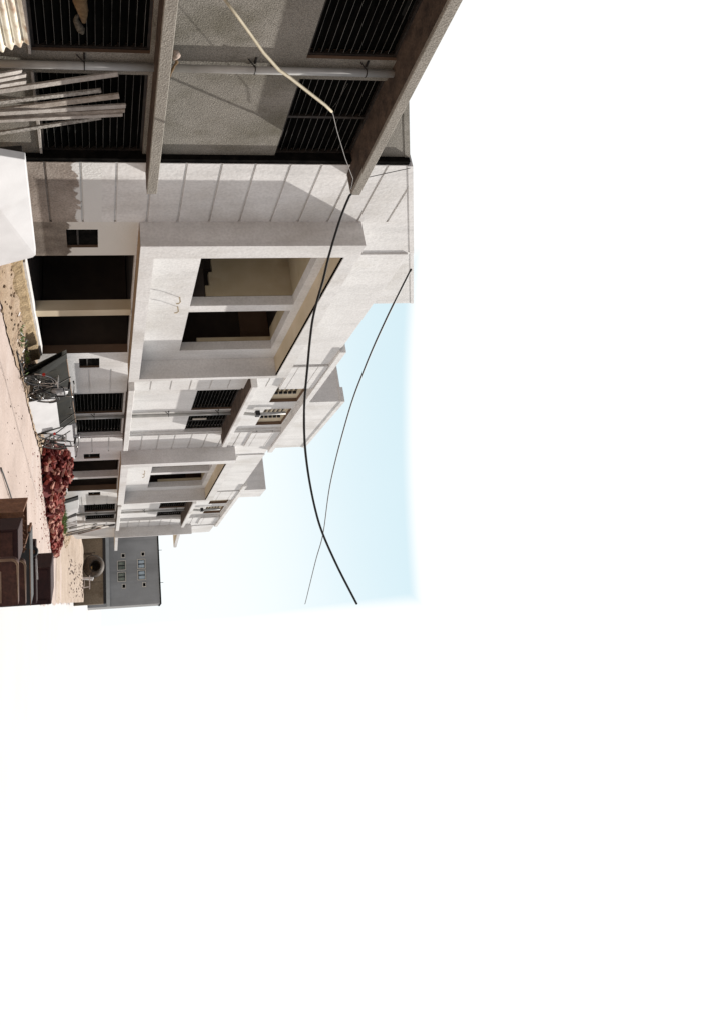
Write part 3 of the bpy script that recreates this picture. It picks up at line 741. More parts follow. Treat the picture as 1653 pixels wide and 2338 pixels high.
# pebbles and clods trodden into the street
random.seed(31); bm = bmesh.new()
for i in range(380):
    t = random.uniform(-3, 20); n = 1.0 + 3.2 * random.random() ** 1.6; n = min(n, 4.3 - .0875 * max(0, t - 10.8)); r_ = .004 + .014 * random.random() ** 3
    q_ = bmesh.ops.create_icosphere(bm, subdivisions=1, radius=r_); c = wp(t, n, GZ + .008)
    for v in q_['verts']: v.co = Vector((v.co.x * 1.4, v.co.y, v.co.z * .7)) + c
me = bpy.data.meshes.new('pebbles'); bm.to_mesh(me); bm.free(); me.materials.append(SAND)
o = bpy.data.objects.new('pebbles', me); col.objects.link(o); tag(o, 'small pebbles strewn over the pink sandy street', 'pebbles', None, 'stuff')
# scraps and weeds by the doorway
random.seed(21); mb = WMB()
for i in range(60):
    t = random.uniform(2.2, 4.6); n = random.uniform(.45, 1.05); z = GZ + .14 - .1 * (n - .4)
    a = random.uniform(0, 6.28); L_ = random.uniform(.03, .11); d = Vector((math.cos(a), math.sin(a) * .6, random.uniform(.0, .5))) * L_; sd = Vector((-math.sin(a), math.cos(a), .2)) * L_ * .35
    p = Vector((t, n, z)); mb.add([p, p + d, p + d + sd, p + sd], [(0, 1, 2, 3)], i % 3)
o = mb.build('scraps', [STONE, EDGE, BLK]); tag(o, 'torn pale and dark scraps littering the foot of the doorway', 'litter', None, 'stuff')
mb = WMB()
for i in range(70):
    t = random.choice((2.9, 3.9)) + random.gauss(0, .14); n = .6 + random.gauss(0, .1); L_ = random.uniform(.05, .14); a = random.uniform(0, 6.28)
    d = Vector((math.cos(a), math.sin(a), 1.1)).normalized(); sd = Vector((-d.y, d.x, 0)).normalized() * .014; p = Vector((t, n, GZ + .1))
    mb.add([p, p + d * L_ * .5 + sd, p + d * L_, p + d * L_ * .5 - sd], [(0, 1, 2, 3)])
o = mb.build('doorway_weeds', LEAF); tag(o, 'small green weeds at the foot of the nearest doorway', 'weeds', None, 'stuff')

random.seed(17)
for i, (tt, lb) in enumerate(((8.0, 'rusty bent rod left of the farther bicycle'), (8.55, 'dark iron bar leaning through the farther bicycle'), (9.1, 'crooked dark stick between the farther bicycle and the brick heap'),
                              (5.3, 'thin dark rod leaning behind the nearer bicycle saddle'))):
    a = Vector((tt + random.uniform(-.3, .5), .36 + .05 * i, GZ + random.uniform(.75, 1.0))); b = Vector((tt, .95, GZ + .03)); mdl = (a + b) / 2 + Vector((random.uniform(-.06, .06), .05, 0))
    mb = WMB(); mb.tube([a, mdl, b], .014, 6); o = mb.build('iron_rod', IRON, smooth=True); tag(o, lb, 'rod', 'rods leaning among the bicycles')
bm = bmesh.new()
for i in range(260):
    t = random.gauss(12.2, 2.2); n = random.gauss(2.0, .5); n = max(1.0, n); r_ = .006 + .02 * random.random() ** 2
    q_ = bmesh.ops.create_icosphere(bm, subdivisions=1, radius=r_); c = wp(t, n, GZ + .012)
    for v in q_['verts']: v.co = Vector((v.co.x * 1.5, v.co.y, v.co.z * .7)) + c
me = bpy.data.meshes.new('brick_crumbs'); bm.to_mesh(me); bm.free(); me.materials.append(BRK[1])
o = bpy.data.objects.new('brick_crumbs', me); col.objects.link(o); tag(o, 'red brick crumbs scattered round the foot of the heap', 'brick crumbs', None, 'stuff')
# ------------------------------------------------------------------ brick heap
random.seed(11)
def heap_z(t, n):
    z = 0
    for (tc_, nc, rt, rn, h) in ((11.3, .9, 1.35, .95, .66), (13.3, 1.35, 2.2, .9, .36), (15.2, 2.05, 1.5, .7, .24), (10.4, .85, .8, .55, .34)):
        q_ = ((t - tc_) / rt) ** 2 + ((n - nc) / rn) ** 2
        if q_ < 1: z = max(z, h * (1 - q_) ** .8)
    return z
meshes = []
for i in range(9):
    L_, W2, H2 = random.uniform(.17, .25), random.uniform(.10, .13), random.uniform(.065, .085)
    bm = bmesh.new(); bmesh.ops.create_cube(bm, size=1)
    for v in bm.verts:
        v.co = Vector((v.co.x * L_, v.co.y * W2, v.co.z * H2)) + Vector([random.uniform(-.012, .012) for _ in range(3)])
    if i % 3 == 0:
        bmesh.ops.bisect_plane(bm, geom=bm.verts[:] + bm.edges[:] + bm.faces[:], plane_co=(L_ * .2, 0, 0), plane_no=(1, random.uniform(-.4, .4), random.uniform(-.4, .4)), clear_outer=True)
        bmesh.ops.holes_fill(bm, edges=bm.edges[:])
    bmesh.ops.bevel(bm, geom=bm.edges[:], offset=.005, segments=1, affect='EDGES')
    me = bpy.data.meshes.new('brick'); bm.to_mesh(me); bm.free(); me.materials.append(BRK[(0, 1, 1, 0, 2, 0, 1, 0, 2)[i]]); meshes.append(me)
spots = []; tries = 0
while len(spots) < 760 and tries < 60000:
    tries += 1
    t = random.uniform(9.4, 17.6); n = random.uniform(-.1, 3.1); h = heap_z(t, n)
    if h < .03: continue
    spots.append((t, n, h))
spots.sort(key=lambda s: (s[0] - 2.2 * s[1] - 4 * s[2]))
mbs = WMB(); bulk_me = bmesh.new()
for i, (t, n, h) in enumerate(spots):
    rot = (random.uniform(-.7, .7), random.uniform(-.7, .7), random.uniform(0, 6.28))
    me = random.choice(meshes)
    if i < 300:
        b = bpy.data.objects.new('brick', me); col.objects.link(b)
        b.location = wp(t, n, GZ + h + random.uniform(.02, .08)); b.rotation_euler = rot
        tag(b, {0: 'dark red broken brick', 1: 'bright red broken brick', 2: 'pale dusty pinkish broken brick'}[BRK.index(me.materials[0])] + ' tossed on the heap in front of the middle house', 'brick', 'bricks of the red heap')
    else:
        mt = Matrix.Translation(wp(t, n, GZ + h + random.uniform(-.02, .05))) @ (Matrix.Rotation(rot[2], 4, 'Z') @ Matrix.Rotation(rot[0], 4, 'X') @ Matrix.Rotation(rot[1], 4, 'Y'))
        n0_ = len(bulk_me.faces); bulk_me.from_mesh(me)
        bulk_me.verts.ensure_lookup_table(); bulk_me.faces.ensure_lookup_table()
        k_ = len(me.vertices)
        for v in bulk_me.verts[-k_:]: v.co = mt @ v.co
        mi = BRK.index(me.materials[0])
        for f in bulk_me.faces[n0_:]: f.material_index = mi
# core of the heap
g0 = len(bulk_me.verts)
nt2, nn2 = 60, 24; vv = []
for i in range(nt2 + 1):
    for j in range(nn2 + 1):
        t = 8.1 + 9.2 * i / nt2; n = -.2 + 3.4 * j / nn2
        vv.append(bulk_me.verts.new(wp(t, n, GZ - .02 + max(0, heap_z(t, n) - .03) + .0)))
for i in range(nt2):
    for j in range(nn2):
        a = i * (nn2 + 1) + j
        tt = 8.1 + 9.2 * (i + .5) / nt2; n_ = -.2 + 3.4 * (j + .5) / nn2
        if heap_z(tt, n_) > .03:
            f = bulk_me.faces.new((vv[a], vv[a + 1], vv[a + nn2 + 2], vv[a + nn2 + 1])); f.material_index = 0
for v in [v for v in vv if not v.link_faces]: bulk_me.verts.remove(v)
me = bpy.data.meshes.new('brick_heap'); bulk_me.to_mesh(me); bulk_me.free()
for b in BRK: me.materials.append(b)
o = bpy.data.objects.new('brick_heap', me); col.objects.link(o); tag(o, 'mass of broken red bricks under the loose ones', 'bricks', None, 'stuff')

# loose stones on the verge
random.seed(5)
bm = bmesh.new()
for i in range(420):
    t = random.uniform(-1, 26) ** 1.0; n = random.uniform(.25, 1.15); r_ = random.uniform(.008, .035)
    s = bmesh.ops.create_icosphere(bm, subdivisions=1, radius=r_)
    c = wp(t, n, GZ + .03 + .15 * max(0, 1 - n) + random.uniform(-.01, .02))
    for v in s['verts']: v.co = Vector((v.co.x * random.uniform(.8, 1.5), v.co.y, v.co.z * .7)) + c
me = bpy.data.meshes.new('gravel'); bm.to_mesh(me); bm.free(); me.materials.append(VERGE)
o = bpy.data.objects.new('gravel', me); col.objects.link(o); tag(o, 'small loose stones along the foot of the houses', 'gravel', None, 'stuff')

# ------------------------------------------------------------------ white slabs and poles leaning before the farthest house
names = ['leftmost slab of the far fan, leaning hardest over the weeds', 'second slab of the far fan, just right of the weeds', 'middle slab of the far fan, widest and brightest',
         'fourth slab of the far fan, standing more upright', 'fifth slab of the far fan, narrow', 'rightmost slab of the far fan beside the long poles']
fan = [(1141, 180, 1152, 143), (1150, 180, 1160, 146), (1160, 178, 1172, 147), (1178, 176, 1187, 150), (1190, 176, 1196, 151), (1201, 177, 1208, 150)]
for i, ((u1, v1, u0, v0), lb) in enumerate(zip(fan, names)):
    tA = 18.2 + i * .95
    a = at_t(u1, v1, tA); b = at_t(u0, v0, tA + .25)
    a = Vector(a); b = Vector(b); wn = Vector((0, .07, 0)); wt = Vector((.62, .05, 0))
    c = [a, a + wt, b + wt, b]
    mb = WMB(); n_ = Vector((.0, -.06, 0)); mb.hexa([*c, *[p + n_ for p in c]])
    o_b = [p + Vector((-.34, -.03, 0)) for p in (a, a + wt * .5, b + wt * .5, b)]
    mbk = WMB(); mbk.hexa([*o_b, *[p + n_ for p in o_b]])  # black piece: dark underside plus painted shade between neighbouring slabs
    o = mb.build('marble_slab', STONE); mbk.build('shade_gap_backing', BLK, o); tag(o, lb, 'stone slab', 'white slabs leaning in a fan'); bevel(o, .006)
poles = [(1198, 262, 1222, 152, WOODP, .045, 'thick pale pole leaning at the end of the row'), (1199, 240, 1216, 156, WOOD, .03, 'thin grey pole beside the thick pale one'),
         (1196, 222, 1207, 160, WOODD, .03, 'short dark pole crossing behind the far slabs'), (1200, 255, 1219, 180, RUSTB, .02, 'thin rusty rod among the far poles')]
for u1, v1, u0, v0, m_, w, lb in poles:
    a = Vector(at_n(u1, v1, .15)); b = Vector(at_n(u0, v0, .9))
    mb = WMB(); mb.tube([a, b], w, 8); o = mb.build('pole', m_, smooth=True); tag(o, lb, 'pole', 'poles leaning at the end of the row')
# weeds
random.seed(3); mb = WMB()
for i in range(170):
    t = random.uniform(17.0, 20.2); n = random.uniform(.55, 1.2); z = GZ + .1
    a = random.uniform(0, 6.28); L_ = random.uniform(.10, .30)
    for k in range(3):
        a2 = a + k * 2.1; d = Vector((math.cos(a2), math.sin(a2), random.uniform(.8, 1.8))).normalized(); s = Vector((-d.y, d.x, 0)).normalized() * .022
        p = Vector((t, n, z)); mb.add([p, p + d * L_ * .5 + s, p + d * L_, p + d * L_ * .5 - s], [(0, 1, 2, 3)])
o = mb.build('weeds', LEAF); tag(o, 'green weeds sprouting between the brick heap and far slabs', 'weeds', None, 'stuff')

# ------------------------------------------------------------------ far end of the street
TB = 36.0
# sand bank with footprints and stones
def bank_z(t, n, u):
    a = math.exp(-((t - 31) / 3.4) ** 2); s = 1 / (1 + math.exp(-(n + 2.0) * 1.6)) 
    lim = 1 / (1 + math.exp((n - 4.3) * 3.0))
    return GZ + .01 + (.62 * a * s + .10 * nz3(t, n, .8, 3) * a + .05 * nz3(t, n, 2.2, 8) * a) * lim
relief('sand_bank', 17.5, TB - .3, -5, lambda t: 5.42 - .0875 * t, 120, 90, bank_z, BANK)
# brown yard wall
yw = empty('yard_wall', wp(TB, 0, GZ), ROT); tag(yw, 'stained brown wall with a dark coping closing the end of the street', 'wall')
ln = lambda: MB(lambda p: (p[0] - TB, -p[1], p[2] + EYE))
nl = at_t(1150, 200, TB)[1]; nr = at_t(1381, 200, TB)[1]; nj = at_t(1330, 200, TB)[1]
zt = at_t(1300, 236, TB)[2]; zt2 = at_t(1300, 242.5, TB)[2]
mb = ln(); mb.box((TB, nl, GZ - .3), (TB + .3, nj, zt)); mb.box((TB - .03, nj + .02, GZ - .3), (TB + .27, nr, zt)); mb.box((TB + .03, nj, GZ - .3), (TB + .26, nj + .02, zt - .05))
mb.build('wall', BWALL, yw)
mb = ln(); mb.box((TB - .06, nl, zt + .002), (TB + .36, nr, zt2)); mb.build('coping', BLK, yw)

# grey building far behind
TF = 85.0
gb = empty('grey_building', wp(TF, 0, GZ), ROT); tag(gb, 'distant dark grey flat-roofed building with four windows above the yard wall', 'building')
lf = lambda: MB(lambda p: (p[0] - TF, -p[1], p[2] + EYE))
a = at_t(1190, 239, TF); zr0 = at_t(1300, 363, TF)[2]; nl = a[1]; nr = at_t(1382, 300, TF)[1]
wins = []
for (x0, x1, y0, y1, kd) in ((805, 842, 1000, 1040, 0), (757, 850, 1090, 1195, 2), (760, 850, 1230, 1335, 3), (815, 850, 1377, 1420, 0),
                             (1050, 1085, 980, 1020, 0), (1005, 1092, 1070, 1175, 1), (1008, 1097, 1205, 1315, 1), (1068, 1100, 1358, 1400, 0)):
    k_ = .18484; V_a, V_b, U_a, U_b = 130 + x0 * k_, 130 + x1 * k_, 1080 + y0 * k_, 1080 + y1 * k_
    p = at_t(U_a, (V_a + V_b) / 2, TF); q_ = at_t(U_b, (V_a + V_b) / 2, TF); lo_ = at_t((U_a + U_b) / 2, V_a, TF); h_ = at_t((U_a + U_b) / 2, V_b, TF)
    wins.append((p[1], q_[1], lo_[2], h_[2], kd))
mb = lf()
tsx = [nl, nr] + [w for x in wins for w in x[:2]]; zsx = [GZ - .3, zr0] + [w for x in wins for w in x[2:4]]
# grid in (n, z); reuse by swapping axes
mb2 = MB(lambda p: (-(p[1]), -p[0], p[2] + EYE))
wallgrid(mb2, tsx, zsx, lambda n, z: None if any(w[0] < n < w[1] and w[2] < z < w[3] for w in wins) else (0.0, -.35, 0))
mb2.box((nl, -12, GZ - .3), (nl + .3, -.36, zr0)); mb2.box((nr - .3, -3, GZ - .3), (nr, -.36, zr0)); mb2.box((nl, -12.3, GZ - .3), (nr - 3, -12.01, zr0))
mb2.box((nl + .31, -3, zr0 - .5), (nr - .31, -.36, zr0 - .2))
mb2.build('wall', GREYB, gb)
mb2 = MB(lambda p: (-(p[1]), -p[0], p[2] + EYE)); mb2.box((nl - .1, -3.1, zr0 + .003), (nr + .05, .12, zr0 + .16)); mb2.build('roof_edge', BLACK, gb)
zb0 = at_t(1300, 243, TF)[2]; zb1 = at_t(1300, 251, TF)[2]
mb2 = MB(lambda p: (-(p[1]), -p[0], p[2] + EYE)); mb2.box((nl, .002, zb0), (nr, .12, zb1)); mb2.build('string_course', GREYL, gb)
for (n0_, n1_, z0, z1, kd) in wins:
    fw = .06
    mb2 = MB(lambda p: (-(p[1]), -p[0], p[2] + EYE))
    f_ = .07
    for x0, x1, y0, y1 in ((n0_ - f_, n0_, z0 - f_, z1 + f_), (n1_, n1_ + f_, z0 - f_, z1 + f_), (n0_, n1_, z0 - f_, z0), (n0_, n1_, z1, z1 + f_)):
        mb2.box((x0, .002, y0), (x1, .06, y1))
    wo = mb2.build('window', FRAMEC, gb)
    if kd:
        mb2 = MB(lambda p: (-(p[1]), -p[0], p[2] + EYE))
        for x0, x1, y0, y1 in ((n0_, n0_ + fw, z0, z1), (n1_ - fw, n1_, z0, z1), (n0_ + fw, n1_ - fw, z0, z0 + fw), (n0_ + fw, n1_ - fw, z1 - fw, z1), ((n0_ + n1_) / 2 - .05, (n0_ + n1_) / 2 + .05, z0 + fw, z1 - fw)):
            mb2.box((x0, -.12, y0), (x1, -.04, y1))
        mb2.build('frame', BLK, wo)
    mb2 = MB(lambda p: (-(p[1]), -p[0], p[2] + EYE)); mb2.box((n0_ + .01, -.2, z0 + .01), (n1_ - .01, -.15, z1 - .01))
    mb2.build('pane', (BLACK, PANE, PANED, PANED)[kd], wo)
mb2 = MB(lambda p: (-(p[1]), -p[0], p[2] + EYE))
for U_ in (1258, 1333): 
    nn_ = at_t(U_, 300, TF)[1]; mb2.tube([(nn_, -.6, zr0), (nn_, -.6, zr0 + .55)], .03, 5)
mb2.build('roof_rod', IRON, gb)

# concrete mixer
TM = 33.4
cm_ = Vector(at_t(1291, 211, TM)); 
mx = empty('concrete_mixer', wp(cm_.x, cm_.y, GZ), ROT); tag(mx, 'grimy concrete mixer with a round open drum before the brown wall', 'concrete mixer')
lm = lambda: MB(lambda p: (p[0], -p[1], p[2]))
hz = cm_.z + EYE
mb = lm(); prof = [(.00, .30), (.02, .43), (.25, .54), (.50, .54), (.72, .42), (.80, .28)]
prof = [(x, r_ * 1.05) for x, r_ in prof]; seg = 32; ax = Vector((-1, .12, .25)).normalized(); ay = ax.cross(Vector((0, 0, 1))).normalized(); az2 = ax.cross(ay)
c0 = Vector((.35, 0, hz)); vs = []; fs = []
for sidx, off in ((0, 0), (1, -.03)):
    for x, r_ in prof:
        for k in range(seg):
            w = 2 * math.pi * k / seg; rr = r_ + off; vs.append(c0 + ax * (x + (off if False else 0)) + ay * math.cos(w) * rr + az2 * math.sin(w) * rr)
np_ = len(prof)
for s_ in (0, 1):
    for i in range(np_ - 1):
        for k in range(seg):
            a = s_ * np_ * seg + i * seg + k; b = s_ * np_ * seg + i * seg + (k + 1) % seg; fs.append((a, b, b + seg, a + seg))
fs.append(tuple(range(seg)))
for k in range(seg):
    a = (np_ - 1) * seg + k; b = (np_ - 1) * seg + (k + 1) % seg; fs.append((a, b, b + np_ * seg, a + np_ * seg))
mb.add(vs, fs); dr = mb.build('drum', MIXER, mx, smooth=True)
mb = lm(); mb.torus(c0 + ax * .38, .575, .02, ay, az2, 32, 6); mb.torus(c0 + ax * .80, .30, .018, ay, az2, 28, 6); mb.build('rim', IRON, dr, smooth=True)
mb = lm(); bl = c0 + ax * .55; mb.box(tuple(bl + Vector((-.05, .02, -.26))), tuple(bl + Vector((.12, .16, -.12)))); mb.build('blade', OCHRE, dr)
mb = lm()
for y in (-.62, .62):
    mb.tube([(.1, y, .12), (.1, y, hz)], .035, 8); mb.tube([(-.35, y, .08), (.1, y, .55), (.6, y, .08)], .03, 8)
mb.tube([(-.35, -.62, .1), (-.35, .62, .1)], .03, 8); mb.tube([(.6, -.62, .1), (.6, .62, .1)], .03, 8); mb.tube([(.1, -.62, hz), (.1, .62, hz)], .03, 8)
mb.tube([(-.3, -.62, .75), (-.3, .45, .75)], .03, 6); mb.tube([(-.3, -.62, .75), (-.3, -.62, 1.25)], .03, 6); mb.tube([(-.3, -.62, .12), (-.3, -.62, .75)], .03, 6)
mb.build('stand', MIXER, mx)
for y in (-.70, .70):
    mb = lm(); mb.torus((.5, y, .2), .16, .045, (1, 0, 0), (0, 0, 1), 20, 6); mb.tube([(.5, y - .03, .2), (.5, y + .03, .2)], .1, 12); mb.build('wheel', TYRE, mx, smooth=True)
mb = lm(); mb.hexa([(-.1, .66, .5), (.3, .66, .5), (.3, .75, 1.1), (-.1, .75, 1.1), (-.1, .60, .5), (.3, .60, .5), (.3, .60, 1.15), (-.1, .60, 1.15)]); mb.build('motor_cover', STONE, mx)
# folding trestle next to it
tr = empty('trestle', wp(*Vector(at_t(1331, 180, TM - .5)).to_tuple()[:2], GZ + .3), ROT); tag(tr, 'small chipped pale trestle standing right of the mixer', 'trestle')
mb = lm()
for y in (-.28, .28):
    mb.tube([(-.1, y, 0), (.0, y * .8, .62)], .022, 6); mb.tube([(.25, y, 0), (.0, y * .8, .62)], .022, 6)
mb.tube([(-.1, -.28, .02), (-.1, .28, .02)], .02, 6); mb.tube([(-.04, -.26, .36), (-.04, .26, .36)], .02, 6); mb.tube([(0, -.34, .64), (0, .34, .64)], .03, 6)
mb.build('frame', PALEPAINT, tr)
mb = lm(); mb.tube([(-.1, -.28, .02), (-.04, .26, .36)], .015, 6); mb.build('brace', PALEPAINT, tr)
# stones piled at wall foot, countable lumps
for i, (U_, V_, r_, lb) in enumerate(((1222, 168, .16, 'tan boulder nearest the leaning poles'), (1229, 165, .13, 'smaller tan boulder right of its neighbour'), (1238, 172, .14, 'reddish lump at the crest of the sand bank'),
                                      (1212, 160, .12, 'rounded pale boulder below the poles'))):
    c = at_t(U_, V_, 30); blob('boulder', c, r_, RUSTB if i == 2 else BANK, i + 20, lb, 'boulder', (1, .8, .8))
random.seed(8); bm = bmesh.new()
for i in range(150):
    U_ = random.uniform(1270, 1378); tt = random.uniform(26, 32.5); n = random.uniform(1, 5.2 - .0875 * tt); r_ = random.uniform(.01, .045)
    s = bmesh.ops.create_icosphere(bm, subdivisions=1, radius=r_); c = wp(tt, n, bank_z(tt, n, 0) + .01)
    for v in s['verts']: v.co = Vector((v.co.x * 1.6, v.co.y * .8, v.co.z * .5)) + c
me = bpy.data.meshes.new('clods'); bm.to_mesh(me); bm.free(); me.materials.append(RUST)
o = bpy.data.objects.new('clods', me); col.objects.link(o); tag(o, 'dark clods scattered over the pale sand bank', 'clods', None, 'stuff')

# ------------------------------------------------------------------ rusty things across the street
def block(name, pts, z0, m_, label, cat, zt=None, edge=None, bev=.015):
    """plan corners as pixels (U,V) seen at height zt"""
    pass
def onz(U, V, z):
    r = ray(U, V); p = r * (z / r.z); q = Vector((p.x, p.y)) - J; return q.dot(th), q.dot(nh)
def crate(name, U_l, U_r, Vtop, Y, depth, m_, label, cat, zbot=None, parts=None):
    """box facing the eye at distance Y between two picture columns, top at row Vtop"""
    def pt(U, V, y):
        r = ray(U, V); return r * (y / r.y)
    a = pt(U_l, Vtop, Y); b = pt(U_r, Vtop, Y)
    z = (a.z + b.z) / 2 + EYE; x0, x1 = a.x, b.x
    root = empty(name, ((x0 + x1) / 2, Y + depth / 2, zbot or 0)); tag(root, label, cat)
    return root, x0 - root.location.x, x1 - root.location.x, -depth / 2, depth / 2, z - (zbot or 0)
# near rusty tank
r_, x0, x1, y0, y1, h = crate('rusty_tank', 1169, 1262, 56, 7.4, .55, RUSTB, 'orange rusty open tank standing at the street edge, nearest the middle', 'tank')
mb = MB(); nsg = 26
prof = [(x0 + (x1 - x0) * i / nsg, h + (.012 if i % 3 == 0 else -.008) * random.random() * 2) for i in range(nsg + 1)]
for i in range(nsg):
    mb.hexa([(prof[i][0], y0, 0), (prof[i + 1][0], y0, 0), (prof[i + 1][0], y0 + .02, 0), (prof[i][0], y0 + .02, 0), (prof[i][0], y0, prof[i][1]), (prof[i + 1][0], y0, prof[i + 1][1]), (prof[i + 1][0], y0 + .02, prof[i + 1][1]), (prof[i][0], y0 + .02, prof[i][1])])
mb.build('front', RUSTB, r_)
mb = MB(); mb.box((x0, y0 + .021, 0), (x0 + .02, y1, h - .01)); mb.box((x1 - .02, y0 + .021, 0), (x1, y1, h - .01)); mb.box((x0 + .02, y1 - .02, 0), (x1 - .02, y1, h - .02)); mb.build('side', RUSTB, r_)
r_, x0, x1, y0, y1, h = crate('maroon_locker', 1209, 1290, 43, 6.9, .4, MAROON, 'dark maroon steel locker in front of the rusty tank', 'locker')
mb = MB(); mb.box((x0, y0, 0), (x1, y1, h)); bevel(mb.build('body', MAROON, r_), .012, 2)
mb = MB(); mb.box((x0 + .02, y0 - .006, .1), (x1 - .02, y0 - .002, h - .05)); mb.build('door', RUST, r_)
# long black beam
r_, x0, x1, y0, y1, h = crate('black_beam', 1209, 1382, 71.5, 8.6, .3, BLK, 'long black beam with a jagged end lying along the rusty things', 'beam')
mb = MB(); e = (x1 - x0)
mb.box((x0 + .03, y0, 0), (x1, y1, h)); bevel(mb.build('body', BLK, r_), .01)
mb = MB()
for k in range(4): mb.box((x0, y0 + .02, h - .03 - k * .06), (x0 + .03, y1 - .02, h - .005 - k * .06))
mb.box((x0 + .22, y0 - .01, h - .012), (x1, y0 - .002, h - .004)); mb.build('tooth', RUSTB, r_)
# pulley wheel on maroon bar
r_, x0, x1, y0, y1, h = crate('winch', 1236, 1378, 88, 9.3, .12, MAROON, 'low maroon winch bar carrying a small black pulley', 'winch')
mb = MB(); mb.box((x0, y0, 0), (x1, y1, h - .02)); bevel(mb.build('bar', MAROON, r_), .01)
mb = MB(); cx = x0 + .11; cz = h - .055; mb.torus((cx, y0 - .03, cz), .045, .022, (1, 0, 0), (0, 0, 1), 24, 8); wo = mb.build('pulley', BLK, r_, smooth=True)
mb = MB(); mb.tube([(cx, y0 - .05, cz), (cx, y0 - .005, cz)], .028, 14); mb.build('hub', RUSTB, wo, smooth=True)
mb = MB(); mb.tube([(x0 + .2, y0 - .02, h - .02), (x1 - .3, y0 - .02, h - .01)], .012, 6); mb.build('rail', PALEPAINT, r_)
# dark red block
r_, x0, x1, y0, y1, h = crate('red_brown_crate', 1296, 1380, 118, 11.5, .7, MAROON, 'tall dark red-brown crate standing farthest from the eye among the rusty things', 'crate')
mb = MB(); mb.box((x0, y0, 0), (x1, y1, h)); bevel(mb.build('body', MAROON, r_), .012)
mb = MB(); mb.box((x0 + .03, y0 - .012, .08), (x0 + .08, y0 - .002, h - .05)); mb.box((x1 - .08, y0 - .012, .08), (x1 - .03, y0 - .002, h - .05)); mb.build('batten', MAROON, r_)
# two padded-looking panels with tan edges
for (ul, ur, vt, Y, lb) in ((1277, 1380, 42, 6.2, 'rusty rounded panel with a tan rim, nearest the eye'), (1279, 1381, 59, 7.0, 'rusty rounded panel with a tan rim, just behind its twin')):
    r_, x0, x1, y0, y1, h = crate('rimmed_panel', ul, ur, vt, Y, .08, RUST, lb, 'panel'); r_['group'] = 'rusty rimmed panels'
    rr = .05; arc = [(x0 + rr - rr * math.cos(a), h - rr + rr * math.sin(a)) for a in [math.pi / 2 * i / 6 for i in range(7)]]
    pl = [(x0, 0)] + arc + [(x1, h), (x1, 0)]
    mb = MB(lambda p: (p[0], p[2], p[1])); mb.prism([(a, b) for a, b in pl], y0, y1); mb.build('face', RUST, r_)
    mb = MB(); mb.tube([(x0, y0 - .008, .0)] + [(a, y0 - .008, b) for a, b in arc] + [(x1, y0 - .008, h)], .011, 6); mb.build('rim', EDGE, r_)
    mb = MB(); mb.box((x0 + .09, y0 - .006, h - .16), (x1 - .02, y0 - .001, h - .13)); mb.build('batten', EDGE, r_)

# ------------------------------------------------------------------ cables
def strand(name, pix, plan0, plan1, r, m_, label, cat, extra0=None, extra1=None, seg=6, res=10):
    """a wire hanging in the vertical plane over plan0-plan1, traced through the given picture points"""
    p0, p1 = Vector(plan0), Vector(plan1); d = (p1 - p0); nrm = Vector((-d.y, d.x))
    pts = []
    for U, V in pix:
        q_ = ray(U, V); lam = p0.dot(nrm) / Vector((q_.x, q_.y)).dot(nrm); p = q_ * lam
        pts.append(Vector((p.x, p.y, p.z + EYE)))
    if extra0 is not None: pts = [extra0] + pts
    if extra1 is not None: pts = pts + [extra1]
    sm = []
    for i in range(len(pts) - 1):
        a = pts[max(i - 1, 0)]; b = pts[i]; c_ = pts[i + 1]; d_ = pts[min(i + 2, len(pts) - 1)]
        for k in range(res):
            s = k / res
            sm.append(.5 * ((2 * b) + (c_ - a) * s + (2 * a - 5 * b + 4 * c_ - d_) * s * s + (3 * b - a - 3 * c_ + d_) * s ** 3))
    sm.append(pts[-1])
    mb = MB(); mb.tube(sm, r, seg); o = mb.build(name, m_, smooth=True); tag(o, label, cat); return o
S = wp(-1.30, .375, 3.66)
S2 = (S.x, S.y)
strand('power_cable', [(450, 797), (500, 777), (582, 752), (640, 738), (678, 727), (727, 715), (780, 708), (835, 703), (900, 697), (950, 695), (1017, 697), (1091, 706), (1165, 721), (1220, 738), (1294, 771), (1368, 809), (1379, 815)],
       S2, (4.2, 10.2), .0175, CABLE, 'thick black cable sagging across the sky from the near canopy corner', 'cable', extra0=S)
strand('thin_wire', [(615, 938), (730, 881), (835, 835), (946, 795), (1103, 755), (1220, 738), (1282, 721), (1368, 700), (1379, 697)],
       (-.35, 7.5), (9.2, 22.5), .011, CABLE, 'thin dark wire crossing the sky beyond the thick cable', 'cable')
strand('tie_wire', [(413, 806), (405, 840), (396, 880), (384, 936)], S2, (-1.9, 10.3), .006, CABLE, 'thin wire rising from the near canopy corner to the upper left', 'cable')
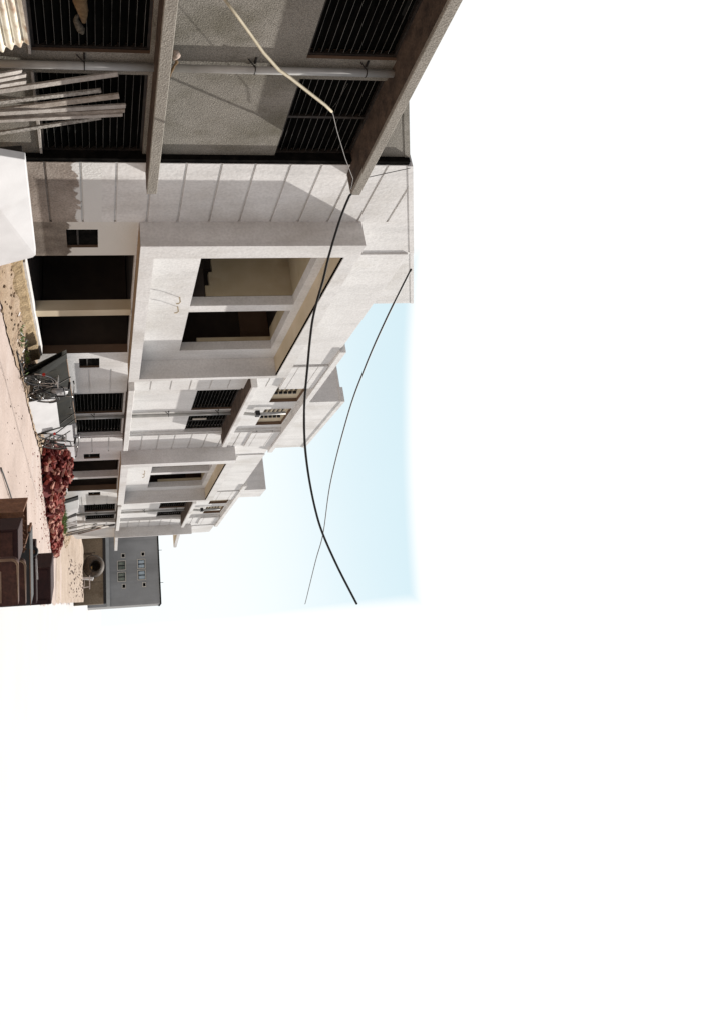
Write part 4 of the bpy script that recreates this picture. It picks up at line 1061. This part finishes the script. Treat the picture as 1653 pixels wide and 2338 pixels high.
# beige conduit with bare wires at its end
cd = empty('conduit', wp(*at_n(255, 757, .75))); tag(cd, 'beige flexible conduit slanting across the raw concrete bay, bare wires at its end', 'conduit')
def cdp(U, V, n): return wp(*at_n(U, V, n)) - cd.location
mb = MB(); pth = [(-3, 513, 1.5), (40, 545, 1.4), (80, 574, 1.3), (120, 602, 1.2), (160, 638, 1.1), (178, 664, 1.02), (208, 702, .92), (240, 743, .80), (255, 758, .75)]
sm = [cdp(*p) for p in pth]; mb.tube(sm, [.013, .0135, .014, .0155, .017, .0175, .0175, .0175, .015], 8); mb.build('sleeve', ROPE, cd, smooth=True)
mb = MB(); mb.tube([cdp(252, 756, .75), cdp(262, 761, .74), cdp(300, 770, .68), cdp(360, 788, .52), cdp(395, 801, .42), cdp(408, 806, .39), cdp(432, 801, .385)], .006, 6); mb.build('wire', IRON, cd)
for du, dv in ((186, 790), (190, 795)):
    mb = MB(); mb.tube([cdp(250, 757, .75), cdp(225, 775, .4), cdp(du, dv, .0)], .0025, 4); mb.build('bare_wire', CHROME, cd)
# rag knotted round the canopy edge beside the drainpipe
kn = empty('knotted_rag', wp(*at_n(124, 400, .14))); tag(kn, 'pale rag knotted at the lower canopy edge beside the drainpipe', 'rag')
mb = rel(kn); mb.tube([at_n(116, 396, .16), at_n(120, 403, .16), at_n(126, 405, .15), at_n(131, 400, .15), at_n(137, 398, .14)], [.01, .035, .045, .035, .01], 8); mb.build('knot', CLOTH, kn, smooth=True)
mb = rel(kn); mb.tube([at_n(136, 402, .15), at_n(142, 405, .15), at_n(150, 399, .15), at_n(158, 395, .15), at_n(168, 391, .15), at_n(176, 390, .15)], [.012, .02, .012, .018, .01, .006], 6); mb.build('tail', JUTE, kn, smooth=True)
# cord lying across the street
mb = WMB(); pts = []
for U_, V_ in ((1068, 3), (1080, 8), (1100, 15), (1120, 22), (1140, 28), (1155, 33), (1170, 36)):
    t, n = onz(U_, V_, GZ + .03); pts.append((t, n, GZ + .03))
mb.tube(pts, .012, 6); o = mb.build('ground_cord', CABLE, smooth=True); tag(o, 'black cord lying across the pink sandy street', 'cord')
